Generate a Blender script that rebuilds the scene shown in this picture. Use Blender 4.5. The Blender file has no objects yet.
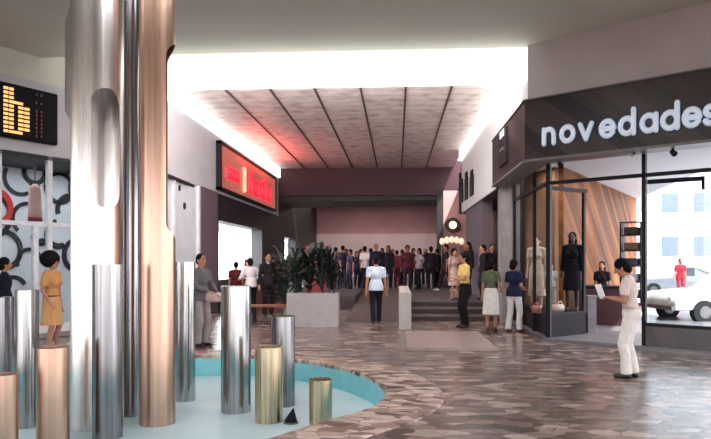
import bpy, bmesh, math, random
from mathutils import Vector, Matrix
random.seed(7)
PI = math.pi
SC = bpy.context.scene
COL = SC.collection

# ------------------------------------------------------------------ camera
F = 650.0; HZ = 260.0; CH = 1.67
PSI = math.atan(41.5 / F)
CS, SN = math.cos(PSI), math.sin(PSI)
cam_d = bpy.data.cameras.new('camera'); cam = bpy.data.objects.new('camera', cam_d); COL.objects.link(cam)
cam.location = (0, 0, CH); cam.rotation_euler = (PI / 2, 0, PSI)
cam_d.sensor_fit = 'HORIZONTAL'; cam_d.sensor_width = 36; cam_d.lens = F * 36 / 711
cam_d.shift_y = (HZ - 219.5) / 711; cam_d.clip_end = 300; cam_d.clip_start = 0.05
SC.camera = cam


def W(X, D):                       # plan position from sideways offset and distance as surveyed from the viewpoint
    return Vector((X * CS - D * SN, X * SN + D * CS))


def P(px, D):
    return W((px - 355.5) / F * D, D)


def ZZ(py, D):
    return CH + (HZ - py) / F * D


# ------------------------------------------------------------------ materials
def lin(c):
    return tuple(((v / 255) / 12.92 if v / 255 <= .04045 else ((v / 255 + .055) / 1.055) ** 2.4) for v in c) + (1,)


def new_mat(name):
    m = bpy.data.materials.new(name); m.use_nodes = True
    nt = m.node_tree
    return m, nt, nt.nodes['Principled BSDF']


def mat(name, c, rough=.6, metal=0, noise=.08, scale=6, bump=0, spec=.5, emit=0, ecol=None, stretch=None):
    m, nt, b = new_mat(name)
    c = lin(c)
    b.inputs['Roughness'].default_value = rough; b.inputs['Metallic'].default_value = metal
    b.inputs['Specular IOR Level'].default_value = spec
    tc = nt.nodes.new('ShaderNodeTexCoord')
    src = tc.outputs['Object']
    if stretch:
        mp = nt.nodes.new('ShaderNodeMapping'); mp.inputs['Scale'].default_value = stretch
        nt.links.new(src, mp.inputs['Vector']); src = mp.outputs['Vector']
    n = nt.nodes.new('ShaderNodeTexNoise'); n.inputs['Scale'].default_value = scale; n.inputs['Detail'].default_value = 4
    nt.links.new(src, n.inputs['Vector'])
    r = nt.nodes.new('ShaderNodeValToRGB')
    r.color_ramp.elements[0].position = .3; r.color_ramp.elements[1].position = .7
    r.color_ramp.elements[0].color = tuple(max(0, v * (1 - noise * 2)) for v in c[:3]) + (1,)
    r.color_ramp.elements[1].color = tuple(min(1, v * (1 + noise)) for v in c[:3]) + (1,)
    nt.links.new(n.outputs['Fac'], r.inputs['Fac']); nt.links.new(r.outputs['Color'], b.inputs['Base Color'])
    if bump:
        bp = nt.nodes.new('ShaderNodeBump'); bp.inputs['Strength'].default_value = bump; bp.inputs['Distance'].default_value = .02
        nt.links.new(n.outputs['Fac'], bp.inputs['Height']); nt.links.new(bp.outputs['Normal'], b.inputs['Normal'])
    if emit:
        b.inputs['Emission Color'].default_value = lin(ecol) if ecol else c
        b.inputs['Emission Strength'].default_value = emit
    return m


def flagstone(name, cols, scale, rough, grout=(70, 60, 58), stretch=(1, 1, 1), rot=0.0, jw=.03, bump=.15):
    m, nt, b = new_mat(name)
    L = nt.links.new; N = nt.nodes.new
    tc = N('ShaderNodeTexCoord'); mp = N('ShaderNodeMapping')
    mp.inputs['Scale'].default_value = stretch; mp.inputs['Rotation'].default_value = (0, 0, rot)
    L(tc.outputs['Object'], mp.inputs['Vector'])
    nz = N('ShaderNodeTexNoise'); nz.inputs['Scale'].default_value = scale * .8; nz.inputs['Detail'].default_value = 3
    L(mp.outputs['Vector'], nz.inputs['Vector'])
    ad = N('ShaderNodeMixRGB'); ad.blend_type = 'ADD'; ad.inputs['Fac'].default_value = .12
    L(mp.outputs['Vector'], ad.inputs['Color1']); L(nz.outputs['Color'], ad.inputs['Color2'])
    v = N('ShaderNodeTexVoronoi'); v.inputs['Scale'].default_value = scale; L(ad.outputs['Color'], v.inputs['Vector'])
    e = N('ShaderNodeTexVoronoi'); e.feature = 'DISTANCE_TO_EDGE'; e.inputs['Scale'].default_value = scale; L(ad.outputs['Color'], e.inputs['Vector'])
    sp = N('ShaderNodeSeparateColor'); L(v.outputs['Color'], sp.inputs['Color'])
    rp = N('ShaderNodeValToRGB'); rp.color_ramp.interpolation = 'CONSTANT'
    els = rp.color_ramp.elements
    while len(els) < len(cols): els.new(.5)
    for i, c in enumerate(cols):
        els[i].position = i / len(cols); els[i].color = lin(c)
    L(sp.outputs['Red'], rp.inputs['Fac'])
    n2 = N('ShaderNodeTexNoise'); n2.inputs['Scale'].default_value = scale * 2; n2.inputs['Detail'].default_value = 4; n2.inputs['Roughness'].default_value = .6
    L(mp.outputs['Vector'], n2.inputs['Vector'])
    r2 = N('ShaderNodeValToRGB'); r2.color_ramp.elements[0].position = .35; r2.color_ramp.elements[1].position = .68
    r2.color_ramp.elements[0].color = (.62, .6, .6, 1); r2.color_ramp.elements[1].color = (.9, .88, .87, 1)
    L(n2.outputs['Fac'], r2.inputs['Fac'])
    mu = N('ShaderNodeMixRGB'); mu.blend_type = 'MULTIPLY'; mu.inputs['Fac'].default_value = 1
    L(rp.outputs['Color'], mu.inputs['Color1']); L(r2.outputs['Color'], mu.inputs['Color2'])
    lt = N('ShaderNodeMath'); lt.operation = 'LESS_THAN'; lt.inputs[1].default_value = jw; L(e.outputs['Distance'], lt.inputs[0])
    mx = N('ShaderNodeMixRGB'); L(lt.outputs[0], mx.inputs['Fac']); L(mu.outputs['Color'], mx.inputs['Color1']); mx.inputs['Color2'].default_value = lin(grout)
    L(mx.outputs['Color'], b.inputs['Base Color'])
    ra = N('ShaderNodeMath'); ra.operation = 'MULTIPLY_ADD'; ra.inputs[1].default_value = .18; ra.inputs[2].default_value = rough - .09
    L(n2.outputs['Fac'], ra.inputs[0]); L(ra.outputs[0], b.inputs['Roughness'])
    bp = N('ShaderNodeBump'); bp.inputs['Strength'].default_value = bump; bp.inputs['Distance'].default_value = .01
    L(nz.outputs['Fac'], bp.inputs['Height']); L(bp.outputs['Normal'], b.inputs['Normal'])
    return m


def slant_stripes(name, c1, c2, freq, direction, rough=.4, bump=.1, sharp=.5, spec=.5):
    """stripes across `direction` in object space"""
    m, nt, b = new_mat(name); L = nt.links.new; N = nt.nodes.new
    tc = N('ShaderNodeTexCoord'); dt = N('ShaderNodeVectorMath'); dt.operation = 'DOT_PRODUCT'
    dt.inputs[1].default_value = direction; L(tc.outputs['Object'], dt.inputs[0])
    ml = N('ShaderNodeMath'); ml.operation = 'MULTIPLY'; ml.inputs[1].default_value = freq; L(dt.outputs['Value'], ml.inputs[0])
    fl = N('ShaderNodeMath'); fl.operation = 'FLOOR'; L(ml.outputs[0], fl.inputs[0])
    wn = N('ShaderNodeTexWhiteNoise'); wn.noise_dimensions = '1D'; L(fl.outputs[0], wn.inputs['W'])
    sm = N('ShaderNodeTexNoise'); sm.noise_dimensions = '1D'; sm.inputs['Scale'].default_value = .7; L(ml.outputs[0], sm.inputs['W'])
    av = N('ShaderNodeMix'); av.inputs[0].default_value = 1 - sharp
    L(wn.outputs['Value'], av.inputs[2]); L(sm.outputs['Fac'], av.inputs[3])
    gr = N('ShaderNodeTexNoise'); gr.inputs['Scale'].default_value = 9; gr.inputs['Detail'].default_value = 5; L(tc.outputs['Object'], gr.inputs['Vector'])
    a2 = N('ShaderNodeMath'); a2.operation = 'MULTIPLY_ADD'; a2.inputs[1].default_value = .35; L(gr.outputs['Fac'], a2.inputs[0]); L(av.outputs[0], a2.inputs[2])
    rp = N('ShaderNodeValToRGB'); rp.color_ramp.elements[0].position = .3; rp.color_ramp.elements[1].position = .95
    rp.color_ramp.elements[0].color = lin(c1); rp.color_ramp.elements[1].color = lin(c2)
    L(a2.outputs[0], rp.inputs['Fac']); L(rp.outputs['Color'], b.inputs['Base Color'])
    b.inputs['Roughness'].default_value = rough; b.inputs['Specular IOR Level'].default_value = spec
    fr = N('ShaderNodeMath'); fr.operation = 'FRACT'; L(ml.outputs[0], fr.inputs[0])
    bp = N('ShaderNodeBump'); bp.inputs['Strength'].default_value = bump; bp.inputs['Distance'].default_value = .01
    L(fr.outputs[0], bp.inputs['Height']); L(bp.outputs['Normal'], b.inputs['Normal'])
    return m


def glass(name, tint=(235, 240, 242), refl=.10):
    m = bpy.data.materials.new(name); m.use_nodes = True; nt = m.node_tree; nt.nodes.clear()
    N = nt.nodes.new; L = nt.links.new
    o = N('ShaderNodeOutputMaterial'); t = N('ShaderNodeBsdfTransparent'); g = N('ShaderNodeBsdfGlossy')
    t.inputs['Color'].default_value = lin(tint); g.inputs['Roughness'].default_value = .02
    fr = N('ShaderNodeFresnel'); fr.inputs['IOR'].default_value = 1.45
    ml = N('ShaderNodeMath'); ml.operation = 'MULTIPLY'; ml.inputs[1].default_value = refl * 10; L(fr.outputs[0], ml.inputs[0])
    mx = N('ShaderNodeMixShader'); L(ml.outputs[0], mx.inputs['Fac']); L(t.outputs[0], mx.inputs[1]); L(g.outputs[0], mx.inputs[2])
    L(mx.outputs[0], o.inputs['Surface'])
    return m


def streaked_metal(name, c, rough, stretch=(22, 22, .35), spread=.35):
    m, nt, b = new_mat(name); N = nt.nodes.new; L = nt.links.new
    b.inputs['Metallic'].default_value = 1
    tc = N('ShaderNodeTexCoord'); mp = N('ShaderNodeMapping'); mp.inputs['Scale'].default_value = stretch
    L(tc.outputs['Object'], mp.inputs['Vector'])
    n = N('ShaderNodeTexNoise'); n.inputs['Scale'].default_value = 1; n.inputs['Detail'].default_value = 3; L(mp.outputs['Vector'], n.inputs['Vector'])
    r = N('ShaderNodeValToRGB'); c = lin(c)
    r.color_ramp.elements[0].position = .3; r.color_ramp.elements[1].position = .7
    r.color_ramp.elements[0].color = tuple(v * (1 - spread) for v in c[:3]) + (1,); r.color_ramp.elements[1].color = c
    L(n.outputs['Fac'], r.inputs['Fac']); L(r.outputs['Color'], b.inputs['Base Color'])
    ra = N('ShaderNodeMath'); ra.operation = 'MULTIPLY_ADD'; ra.inputs[1].default_value = .12; ra.inputs[2].default_value = rough
    L(n.outputs['Fac'], ra.inputs[0]); L(ra.outputs[0], b.inputs['Roughness'])
    bp = N('ShaderNodeBump'); bp.inputs['Strength'].default_value = .25; bp.inputs['Distance'].default_value = .02
    L(n.outputs['Fac'], bp.inputs['Height']); L(bp.outputs['Normal'], b.inputs['Normal'])
    return m


def tile_ceiling(name):
    m, nt, b = new_mat(name); N = nt.nodes.new; L = nt.links.new
    tc = N('ShaderNodeTexCoord'); n = N('ShaderNodeTexNoise'); n.inputs['Scale'].default_value = 3.2; n.inputs['Detail'].default_value = 4
    L(tc.outputs['Object'], n.inputs['Vector'])
    v = N('ShaderNodeTexVoronoi'); v.inputs['Scale'].default_value = 2.4; v.feature = 'SMOOTH_F1'; L(tc.outputs['Object'], v.inputs['Vector'])
    mx = N('ShaderNodeMath'); mx.operation = 'ADD'; L(n.outputs['Fac'], mx.inputs[0]); L(v.outputs['Distance'], mx.inputs[1])
    r = N('ShaderNodeValToRGB'); r.color_ramp.elements[0].position = .55; r.color_ramp.elements[1].position = 1.0
    r.color_ramp.elements[0].color = lin((204, 188, 182)); r.color_ramp.elements[1].color = lin((240, 228, 222))
    L(mx.outputs[0], r.inputs['Fac'])
    sx = N('ShaderNodeSeparateXYZ'); L(tc.outputs['Object'], sx.inputs[0])
    dv = N('ShaderNodeMath'); dv.operation = 'DIVIDE'; dv.inputs[1].default_value = .605; L(sx.outputs['Y'], dv.inputs[0])
    fr = N('ShaderNodeMath'); fr.operation = 'FRACT'; L(dv.outputs[0], fr.inputs[0])
    lt = N('ShaderNodeMath'); lt.operation = 'LESS_THAN'; lt.inputs[1].default_value = .07; L(fr.outputs[0], lt.inputs[0])
    m2 = N('ShaderNodeMath'); m2.operation = 'MULTIPLY'; m2.inputs[1].default_value = .5; L(lt.outputs[0], m2.inputs[0])
    mc = N('ShaderNodeMixRGB'); L(m2.outputs[0], mc.inputs['Fac']); L(r.outputs['Color'], mc.inputs['Color1']); mc.inputs['Color2'].default_value = lin((120, 108, 104))
    L(mc.outputs['Color'], b.inputs['Base Color']); b.inputs['Roughness'].default_value = .5
    bp = N('ShaderNodeBump'); bp.inputs['Strength'].default_value = .6; bp.inputs['Distance'].default_value = .05
    L(mx.outputs[0], bp.inputs['Height']); L(bp.outputs['Normal'], b.inputs['Normal'])
    return m


M = {}
M['ceil'] = mat('ceiling_plaster', (206, 206, 194), .7, noise=.03, scale=.6)
M['tile'] = tile_ceiling('embossed_ceiling_tile')
M['rail'] = mat('dark_ceiling_rail', (84, 70, 70), .6)
M['white'] = mat('white_paint', (236, 236, 236), .5, noise=.02, scale=2)
M['lightbox'] = mat('luminous_white_acrylic', (250, 250, 248), .4, noise=0, emit=1.0, ecol=(255, 255, 252))
M['corn'] = mat('luminous_cornice_acrylic', (250, 250, 248), .4, noise=0, emit=.85, ecol=(255, 254, 252))
M['greywall'] = mat('pinkish_grey_plaster', (196, 184, 184), .6, noise=.05, scale=1.2)
M['bandwall'] = mat('pale_grey_band', (190, 187, 193), .55, noise=.03, scale=1.5)
M['floor'] = flagstone('polished_flagstone', [(132, 112, 104), (170, 150, 142), (104, 86, 82), (146, 128, 122), (196, 178, 168), (120, 106, 102), (162, 136, 126), (86, 70, 68), (140, 126, 122)], 3.6, .23, grout=(96, 84, 80), stretch=(1, 1.9, 1), rot=.5, jw=.015, bump=.08)
M['coping'] = flagstone('coping_stone', [(226, 200, 184), (146, 114, 102), (234, 214, 200), (180, 148, 134), (104, 76, 70), (228, 204, 190), (200, 172, 156)], 4.6, .4, grout=(126, 106, 98), stretch=(1, 1.9, 1), rot=.5, jw=.03)
M['upfloor'] = mat('dark_upper_floor', (78, 66, 68), .3, noise=.15, scale=3)
M['step'] = mat('worn_step_stone', (92, 78, 76), .4, noise=.12, scale=5)
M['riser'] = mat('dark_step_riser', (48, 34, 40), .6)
M['slab'] = mat('pink_smooth_slab', (162, 142, 138), .35, noise=.06, scale=3)
M['poolwall'] = mat('turquoise_pool_paint', (136, 208, 216), .5, noise=.05, scale=3)
M['poolfloor'] = mat('pale_blue_pool_floor', (204, 226, 232), .45, noise=.05, scale=1.5)
M['chrome'] = streaked_metal('streak_painted_steel', (206, 205, 206), .10, (13, 13, .25), .62)  # dark vertical bands in the colour imitate reflected streaks
M['chrome2'] = streaked_metal('streak_painted_dull_steel', (172, 170, 174), .16, (13, 13, .25), .6)  # same imitation of reflected streaks, on a duller base
M['gold'] = streaked_metal('pale_bronze', (212, 174, 154), .24, spread=.2)
M['brass'] = streaked_metal('brass', (208, 188, 158), .22, spread=.25)
M['silver'] = streaked_metal('warm_polished_steel', (236, 230, 228), .2, (11, 11, .2), .3)
M['fascia'] = slant_stripes('dark_brown_painted_streaks', (30, 24, 28), (76, 62, 62), 2.6, (.62, -.48, 1.0), .35, .05, .45, .25)  # slanted reflection streaks painted into the fascia colour
M['fasciaedge'] = mat('grey_fascia_edge', (112, 104, 104), .4)
M['letters'] = mat('white_letter_plastic', (236, 240, 246), .3, noise=.02)
M['letterglow'] = mat('brightened_letter_plastic', (226, 234, 244), .3, noise=.02, emit=.16, ecol=(206, 222, 246))  # slight glow added so the plastic letters read brighter
M['blue'] = mat('blue_letter_side', (70, 120, 170), .4)
M['black'] = mat('black_metal', (26, 24, 30), .5, spec=.2)
M['darkplinth'] = mat('black_plinth_paint', (24, 20, 30), .5, spec=.12)
M['alu'] = mat('grey_aluminium', (120, 116, 118), .35, metal=.6)
M['wood'] = slant_stripes('diagonal_tan_wood', (84, 46, 24), (140, 88, 52), 3.6, (.45, .55, 1.0), .6, .2, .7, .12)
M['peach'] = mat('peach_backing', (136, 98, 76), .6, noise=.06, scale=2)
M['shopfloor'] = mat('pale_terrazzo', (128, 124, 127), .3, noise=.08, scale=12)
M['shopceil'] = mat('shop_white_ceiling', (226, 226, 230), .6, noise=.02)
M['panel'] = slant_stripes('grey_brown_sill_panel', (66, 58, 62), (86, 78, 80), 3, (.79, -.61, .35), .3, .05)
M['glass2'] = glass('thin_display_glass', (246, 248, 249), 0.0)
M['glass'] = glass('clear_glass', (244, 247, 248), .003)
M['bulk'] = mat('deep_maroon_paint', (66, 28, 38), .6, noise=.1, scale=1)
M['maroon'] = mat('maroon_paint', (104, 48, 56), .6, noise=.1, scale=1)
M['darkmaroon'] = mat('dark_maroon', (74, 40, 48), .5, noise=.1, scale=2)
M['pinkwall'] = mat('dusty_pink_wall', (196, 150, 150), .7, noise=.06, scale=.6)
M['palewall'] = mat('pale_pink_wall', (240, 214, 212), .7, noise=.04, scale=.6)
M['mauve'] = mat('mauve_grey_plaster', (98, 82, 90), .6, noise=.06, scale=2)
M['column'] = mat('grey_column_stone', (132, 124, 128), .5, noise=.1, scale=5)
M['dark'] = mat('dark_brown_panel', (26, 18, 24), .55, noise=.1, scale=2)
M['pattern'] = mat('white_display_panel', (214, 216, 224), .6, noise=.05, scale=2)
M['ring'] = mat('black_ring_paint', (22, 20, 26), .5)
M['redpaint'] = mat('red_ring_paint', (196, 36, 40), .5)
M['mullion'] = mat('white_mullion', (226, 226, 232), .4)
M['kitchen'] = mat('white_kitchen_tile', (226, 236, 238), .4, noise=.05, scale=8)
M['planter'] = mat('pale_concrete', (176, 168, 170), .7, noise=.06, scale=5, bump=.1)
M['parapet'] = mat('pale_stone_parapet', (186, 176, 174), .6, noise=.06, scale=5)
M['soil'] = mat('dark_soil', (40, 30, 26), .9)
M['leaf'] = mat('dark_green_leaf', (34, 44, 38), .4, noise=.3, scale=8)
M['leaf2'] = mat('dusky_green_leaf', (48, 60, 56), .4, noise=.3, scale=8)
M['ledboard'] = mat('black_display_board', (16, 12, 20), .5, spec=.1)
M['led'] = mat('lit_orange_bulb', (255, 190, 120), .4, noise=0, emit=.75, ecol=(255, 170, 104))
M['leddim'] = mat('unlit_brown_bulb', (120, 70, 60), .4, noise=0)
M['asphalt'] = mat('pale_street_concrete', (170, 168, 166), .8, noise=.06, scale=3)
M['facade'] = mat('pale_building_render', (222, 222, 226), .7, noise=.04, scale=1)
M['extwin'] = mat('grey_blue_window', (128, 136, 148), .3)
M['carwhite'] = mat('white_car_paint', (232, 234, 236), .2)
M['cargrey'] = mat('grey_car_paint', (140, 142, 148), .25)
M['rubber'] = mat('black_rubber', (30, 28, 30), .8)
M['carglass'] = mat('dark_car_glass', (60, 66, 74), .1)
M['benchwood'] = mat('brown_bench_wood', (140, 92, 68), .5, noise=.15, scale=5, stretch=(1, 8, 8))
M['paper'] = mat('white_paper', (236, 238, 240), .7, noise=.02)
M['lampglow'] = mat('lit_lamp_glass', (255, 226, 170), .3, noise=0, emit=5, ecol=(255, 206, 130))
M['cream'] = mat('cream_canopy', (236, 220, 200), .6, emit=.35, ecol=(255, 230, 200))
M['bowl'] = mat('cream_ceramic', (226, 214, 196), .3)


def sign_mat():
    m, nt, b = new_mat('red_backlit_sign_face'); N = nt.nodes.new; L = nt.links.new
    tc = N('ShaderNodeTexCoord'); n = N('ShaderNodeTexNoise'); n.inputs['Scale'].default_value = .5; n.inputs['Detail'].default_value = 2
    L(tc.outputs['Object'], n.inputs['Vector'])
    r = N('ShaderNodeValToRGB'); r.color_ramp.elements[0].position = .35; r.color_ramp.elements[1].position = .65
    r.color_ramp.elements[0].color = lin((150, 84, 72)); r.color_ramp.elements[1].color = lin((176, 98, 84))
    L(n.outputs['Fac'], r.inputs['Fac']); L(r.outputs['Color'], b.inputs['Emission Color']); b.inputs['Emission Strength'].default_value = .5
    b.inputs['Base Color'].default_value = lin((120, 50, 46)); b.inputs['Roughness'].default_value = .35
    return m


M['sign'] = sign_mat()
M['neonred'] = mat('glowing_red_letter', (220, 30, 50), .3, noise=0, emit=.7, ecol=(222, 32, 54))
M['neonwarm'] = mat('glowing_warm_letter', (255, 180, 140), .3, noise=0, emit=.6, ecol=(255, 170, 140))


# ------------------------------------------------------------------ mesh helpers
class MB:
    def __init__(s): s.v = []; s.f = []; s.smooth = []

    def add(s, vs, fs, sm=False):
        b = len(s.v); s.v += [tuple(v) for v in vs]
        for f in fs: s.f.append(tuple(b + i for i in f)); s.smooth.append(sm)
        return s

    def prism(s, poly, z0, z1):
        n = len(poly)
        a = sum(poly[i][0] * poly[(i + 1) % n][1] - poly[(i + 1) % n][0] * poly[i][1] for i in range(n))
        if a < 0: poly = poly[::-1]
        vs = [(p[0], p[1], z0) for p in poly] + [(p[0], p[1], z1) for p in poly]
        fs = [tuple(range(n))[::-1], tuple(range(n, 2 * n))] + [(i, (i + 1) % n, n + (i + 1) % n, n + i) for i in range(n)]
        return s.add(vs, fs)

    def box(s, x0, x1, y0, y1, z0, z1):
        return s.prism([(x0, y0), (x1, y0), (x1, y1), (x0, y1)], z0, z1)

    def seg(s, p, q, t, z0, z1, side=0):
        """upright slab on the plan line p-q, thickness t; side -1/0/1 puts it right of / on / left of the line"""
        p, q = Vector(p[:2]), Vector(q[:2]); d = (q - p).normalized(); n = Vector((-d.y, d.x))
        a = n * (t * (.5 * side - .5)); b = n * (t * (.5 * side + .5))
        return s.prism([p + a, q + a, q + b, p + b], z0, z1)

    def bar(s, a, b, ra, rb=None, seg=10, smooth=True, cap=True):
        rb = ra if rb is None else rb
        a, b = Vector(a), Vector(b); d = (b - a).normalized()
        u = d.orthogonal().normalized(); w = d.cross(u)
        vs = []
        for c, r in ((a, ra), (b, rb)):
            for i in range(seg):
                t = 2 * PI * i / seg; vs.append(c + u * (r * math.cos(t)) + w * (r * math.sin(t)))
        s.add(vs, [(i, (i + 1) % seg, seg + (i + 1) % seg, seg + i) for i in range(seg)], smooth)
        if cap:
            s.add(vs[:seg], [tuple(range(seg))[::-1]]); s.add(vs[seg:], [tuple(range(seg))])
        return s

    def capsule(s, a, b, ra, rb, seg=12, flat_a=False, flat_b=False):
        a, b = Vector(a), Vector(b); d = b - a
        d = d.normalized() if d.length > 1e-6 else Vector((0, 0, 1))
        u = d.orthogonal().normalized(); w = d.cross(u)
        rings = []
        K = 4
        if flat_a: rings += [(a, ra)]
        else: rings += [(a - d * (ra * math.cos(i * PI / 2 / K)), ra * math.sin(i * PI / 2 / K)) for i in range(1, K + 1)]
        if flat_b: rings += [(b, rb)]
        else: rings += [(b + d * (rb * math.sin(i * PI / 2 / K)), rb * math.cos(i * PI / 2 / K)) for i in range(0, K)]
        vs = []
        for c, r in rings:
            for i in range(seg):
                t = 2 * PI * i / seg; vs.append(c + u * (r * math.cos(t)) + w * (r * math.sin(t)))
        fs = []
        for k in range(len(rings) - 1):
            for i in range(seg):
                j = (i + 1) % seg; fs.append((k * seg + i, k * seg + j, (k + 1) * seg + j, (k + 1) * seg + i))
        fs.append(tuple(range(seg))[::-1]); e = (len(rings) - 1) * seg; fs.append(tuple(range(e, e + seg)))
        return s.add(vs, fs, True)

    def ell(s, c, r, m=None, seg=14, rings=9):
        vs = []; c = Vector(c)
        for k in range(1, rings):
            ph = PI * k / rings
            for i in range(seg):
                t = 2 * PI * i / seg
                v = Vector((r[0] * math.sin(ph) * math.cos(t), r[1] * math.sin(ph) * math.sin(t), r[2] * math.cos(ph)))
                vs.append(c + (m @ v if m else v))
        top = Vector((0, 0, r[2])); 
        vs.append(c + (m @ top if m else top)); vs.append(c - (m @ top if m else top))
        T = len(vs) - 2; B = T + 1; fs = []
        for k in range(rings - 2):
            for i in range(seg):
                j = (i + 1) % seg; fs.append((k * seg + i, (k + 1) * seg + i, (k + 1) * seg + j, k * seg + j))
        for i in range(seg):
            j = (i + 1) % seg; fs.append((T, i, j)); fs.append((B, (rings - 2) * seg + j, (rings - 2) * seg + i))
        return s.add(vs, fs, True)

    def loft(s, rings, cap=True, smooth=True):
        """rings: list of (centre, rx, ry) horizontal ellipses from top to bottom or back"""
        seg = 20; vs = []
        for c, rx, ry in rings:
            for i in range(seg):
                t = 2 * PI * i / seg; vs.append((c[0] + rx * math.cos(t), c[1] + ry * math.sin(t), c[2]))
        fs = []
        for k in range(len(rings) - 1):
            for i in range(seg):
                j = (i + 1) % seg; fs.append((k * seg + i, k * seg + j, (k + 1) * seg + j, (k + 1) * seg + i))
        if cap:
            fs.append(tuple(range(seg))[::-1]); e = (len(rings) - 1) * seg; fs.append(tuple(range(e, e + seg)))
        return s.add(vs, fs, smooth)

    def build(s, name, m, parent=None, loc=None, rz=0.0, bevel=0, fix=True):
        me = bpy.data.meshes.new(name); me.from_pydata(s.v, [], s.f); me.update()
        if fix:
            bm = bmesh.new(); bm.from_mesh(me); bmesh.ops.recalc_face_normals(bm, faces=bm.faces); bm.to_mesh(me); bm.free()
        for p, sm in zip(me.polygons, s.smooth): p.use_smooth = sm
        o = bpy.data.objects.new(name, me); COL.objects.link(o); me.materials.append(m)
        if loc is not None: o.location = loc
        if rz: o.rotation_euler = (0, 0, rz)
        if parent is not None: o.parent = parent
        if bevel:
            b = o.modifiers.new('bevel', 'BEVEL'); b.width = bevel; b.segments = 2; b.limit_method = 'ANGLE'
        return o


def struct(o):
    if o.parent is None: o['kind'] = 'structure'
    return o


def tag(o, label, cat, group=None, kind=None):
    o['label'] = label; o['category'] = cat
    if group: o['group'] = group
    if kind: o['kind'] = kind
    return o


def empty(name, loc, rz=0.0):
    o = bpy.data.objects.new(name, None); COL.objects.link(o); o.location = loc; o.rotation_euler = (0, 0, rz)
    o.empty_display_size = .1
    return o


def v3(p, z): return Vector((p[0], p[1], z))


# ------------------------------------------------------------------ plan
XL, XR = -5.93, 2.68                # corridor side walls
ZT, ZC = 6.26, 6.03                 # tiled corridor ceiling, foyer ceiling
P0 = Vector((3.09, 13.62))          # glass corner of the shop
U = Vector((.790, -.613))           # along the shop front, away from the corner
NB = Vector((.613, .790))           # into the shop
C0 = Vector((2.59, 13.375))         # fascia corner
A0 = Vector((-10.5, 7.6)); A1 = Vector((-5.93, 16.26))
ad = (A1 - Vector((-7.91, 12.52))).normalized(); A0 = A1 - ad * 14
an = Vector((ad.y, -ad.x))          # out of the left shop, towards the hall


def on_line(px, p, d):              # point of the plan line p + t d seen in pixel column px
    k = (px - 355.5) / F
    vx, vy = k * CS - SN, k * SN + CS
    # p + t d = s (vx,vy)
    det = d[0] * (-vy) - d[1] * (-vx)
    t = (-p[0] * (-vy) + p[1] * (-vx)) / det
    return Vector((p[0] + t * d[0], p[1] + t * d[1]))


def depth(p): return -p[0] * SN + p[1] * CS


# ------------------------------------------------------------------ pool outline
pool_cam = [(-6.1, 8.6), (-5.75, 10.0), (-4.9, 10.75), (-3.6, 11.2), (-2.4, 11.35), (-1.75, 11.28), (-.95, 10.85), (-.3, 10.2), (.16, 9.35), (.36, 8.55),
            (.34, 7.85), (.08, 7.2), (-.3, 6.75), (-.6, 6.35), (-.85, 6.0), (-1.3, 5.4), (-2.2, 4.9), (-3.6, 4.8), (-5.0, 5.4), (-5.9, 6.8)]


def smooth_loop(pts, k=6):
    n = len(pts); out = []
    for i in range(n):
        p0, p1, p2, p3 = (Vector(pts[(i + j - 1) % n]) for j in range(4))
        for q in range(k):
            t = q / k
            out.append(.5 * ((2 * p1) + (p2 - p0) * t + (2 * p0 - 5 * p1 + 4 * p2 - p3) * t * t + (3 * p1 - p0 - 3 * p2 + p3) * t ** 3))
    return out


pool = [W(*p) for p in smooth_loop(pool_cam)]


def offset_loop(pts, d):
    n = len(pts); out = []
    a = sum(pts[i].x * pts[(i + 1) % n].y - pts[(i + 1) % n].x * pts[i].y for i in range(n))
    sg = 1 if a > 0 else -1
    for i in range(n):
        t = (pts[(i + 1) % n] - pts[i - 1]).normalized(); out.append(pts[i] + Vector((t.y, -t.x)) * d * sg)
    return out


rim = offset_loop(pool, .46)


def flat_with_hole(name, outer, hole, z, m):
    bm = bmesh.new()
    edges = []
    for loop in (outer, hole):
        vs = [bm.verts.new((p[0], p[1], z)) for p in loop]
        edges += [bm.edges.new((vs[i], vs[(i + 1) % len(vs)])) for i in range(len(vs))]
    bmesh.ops.triangle_fill(bm, use_beauty=True, use_dissolve=False, edges=edges)
    for f in bm.faces:
        f.normal_update()
        if f.normal.z < 0: f.normal_flip()
    me = bpy.data.meshes.new(name); bm.to_mesh(me); bm.free(); me.materials.append(m)
    o = bpy.data.objects.new(name, me); COL.objects.link(o)
    return o


fl = flat_with_hole('floor', [(-20, -14), (16, -14), (16, 6), (7.0, 18), (3.2, 34), (-20, 34)], offset_loop(pool, .03), 0, M['floor']); struct(fl)
# coping ring with a rounded lip
mb = MB(); n = len(pool); prof = [(0.72, 0.0), (.70, .012), (.03, .016), (0, .006), (0, -.05)]
loops = [offset_loop(pool, d) for d, z in prof]
vs = [(p.x, p.y, prof[k][1]) for k, l in enumerate(loops) for p in l]
mb.add(vs, [(k * n + i, k * n + (i + 1) % n, (k + 1) * n + (i + 1) % n, (k + 1) * n + i) for k in range(len(prof) - 1) for i in range(n)])
struct(mb.build('trim_1', M['coping'], fix=False))
mb = MB()
mb.add([(p.x, p.y, -.05) for p in pool] + [(p.x, p.y, -.35) for p in pool], [(i, n + i, n + (i + 1) % n, (i + 1) % n) for i in range(n)], True)
pw = mb.build('wall_pool', M['poolwall'], fix=False); struct(pw)
mb = MB(); mb.prism([(p.x, p.y) for p in offset_loop(pool, .05)], -.5, -.35); struct(mb.build('floor_pool', M['poolfloor']))

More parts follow.
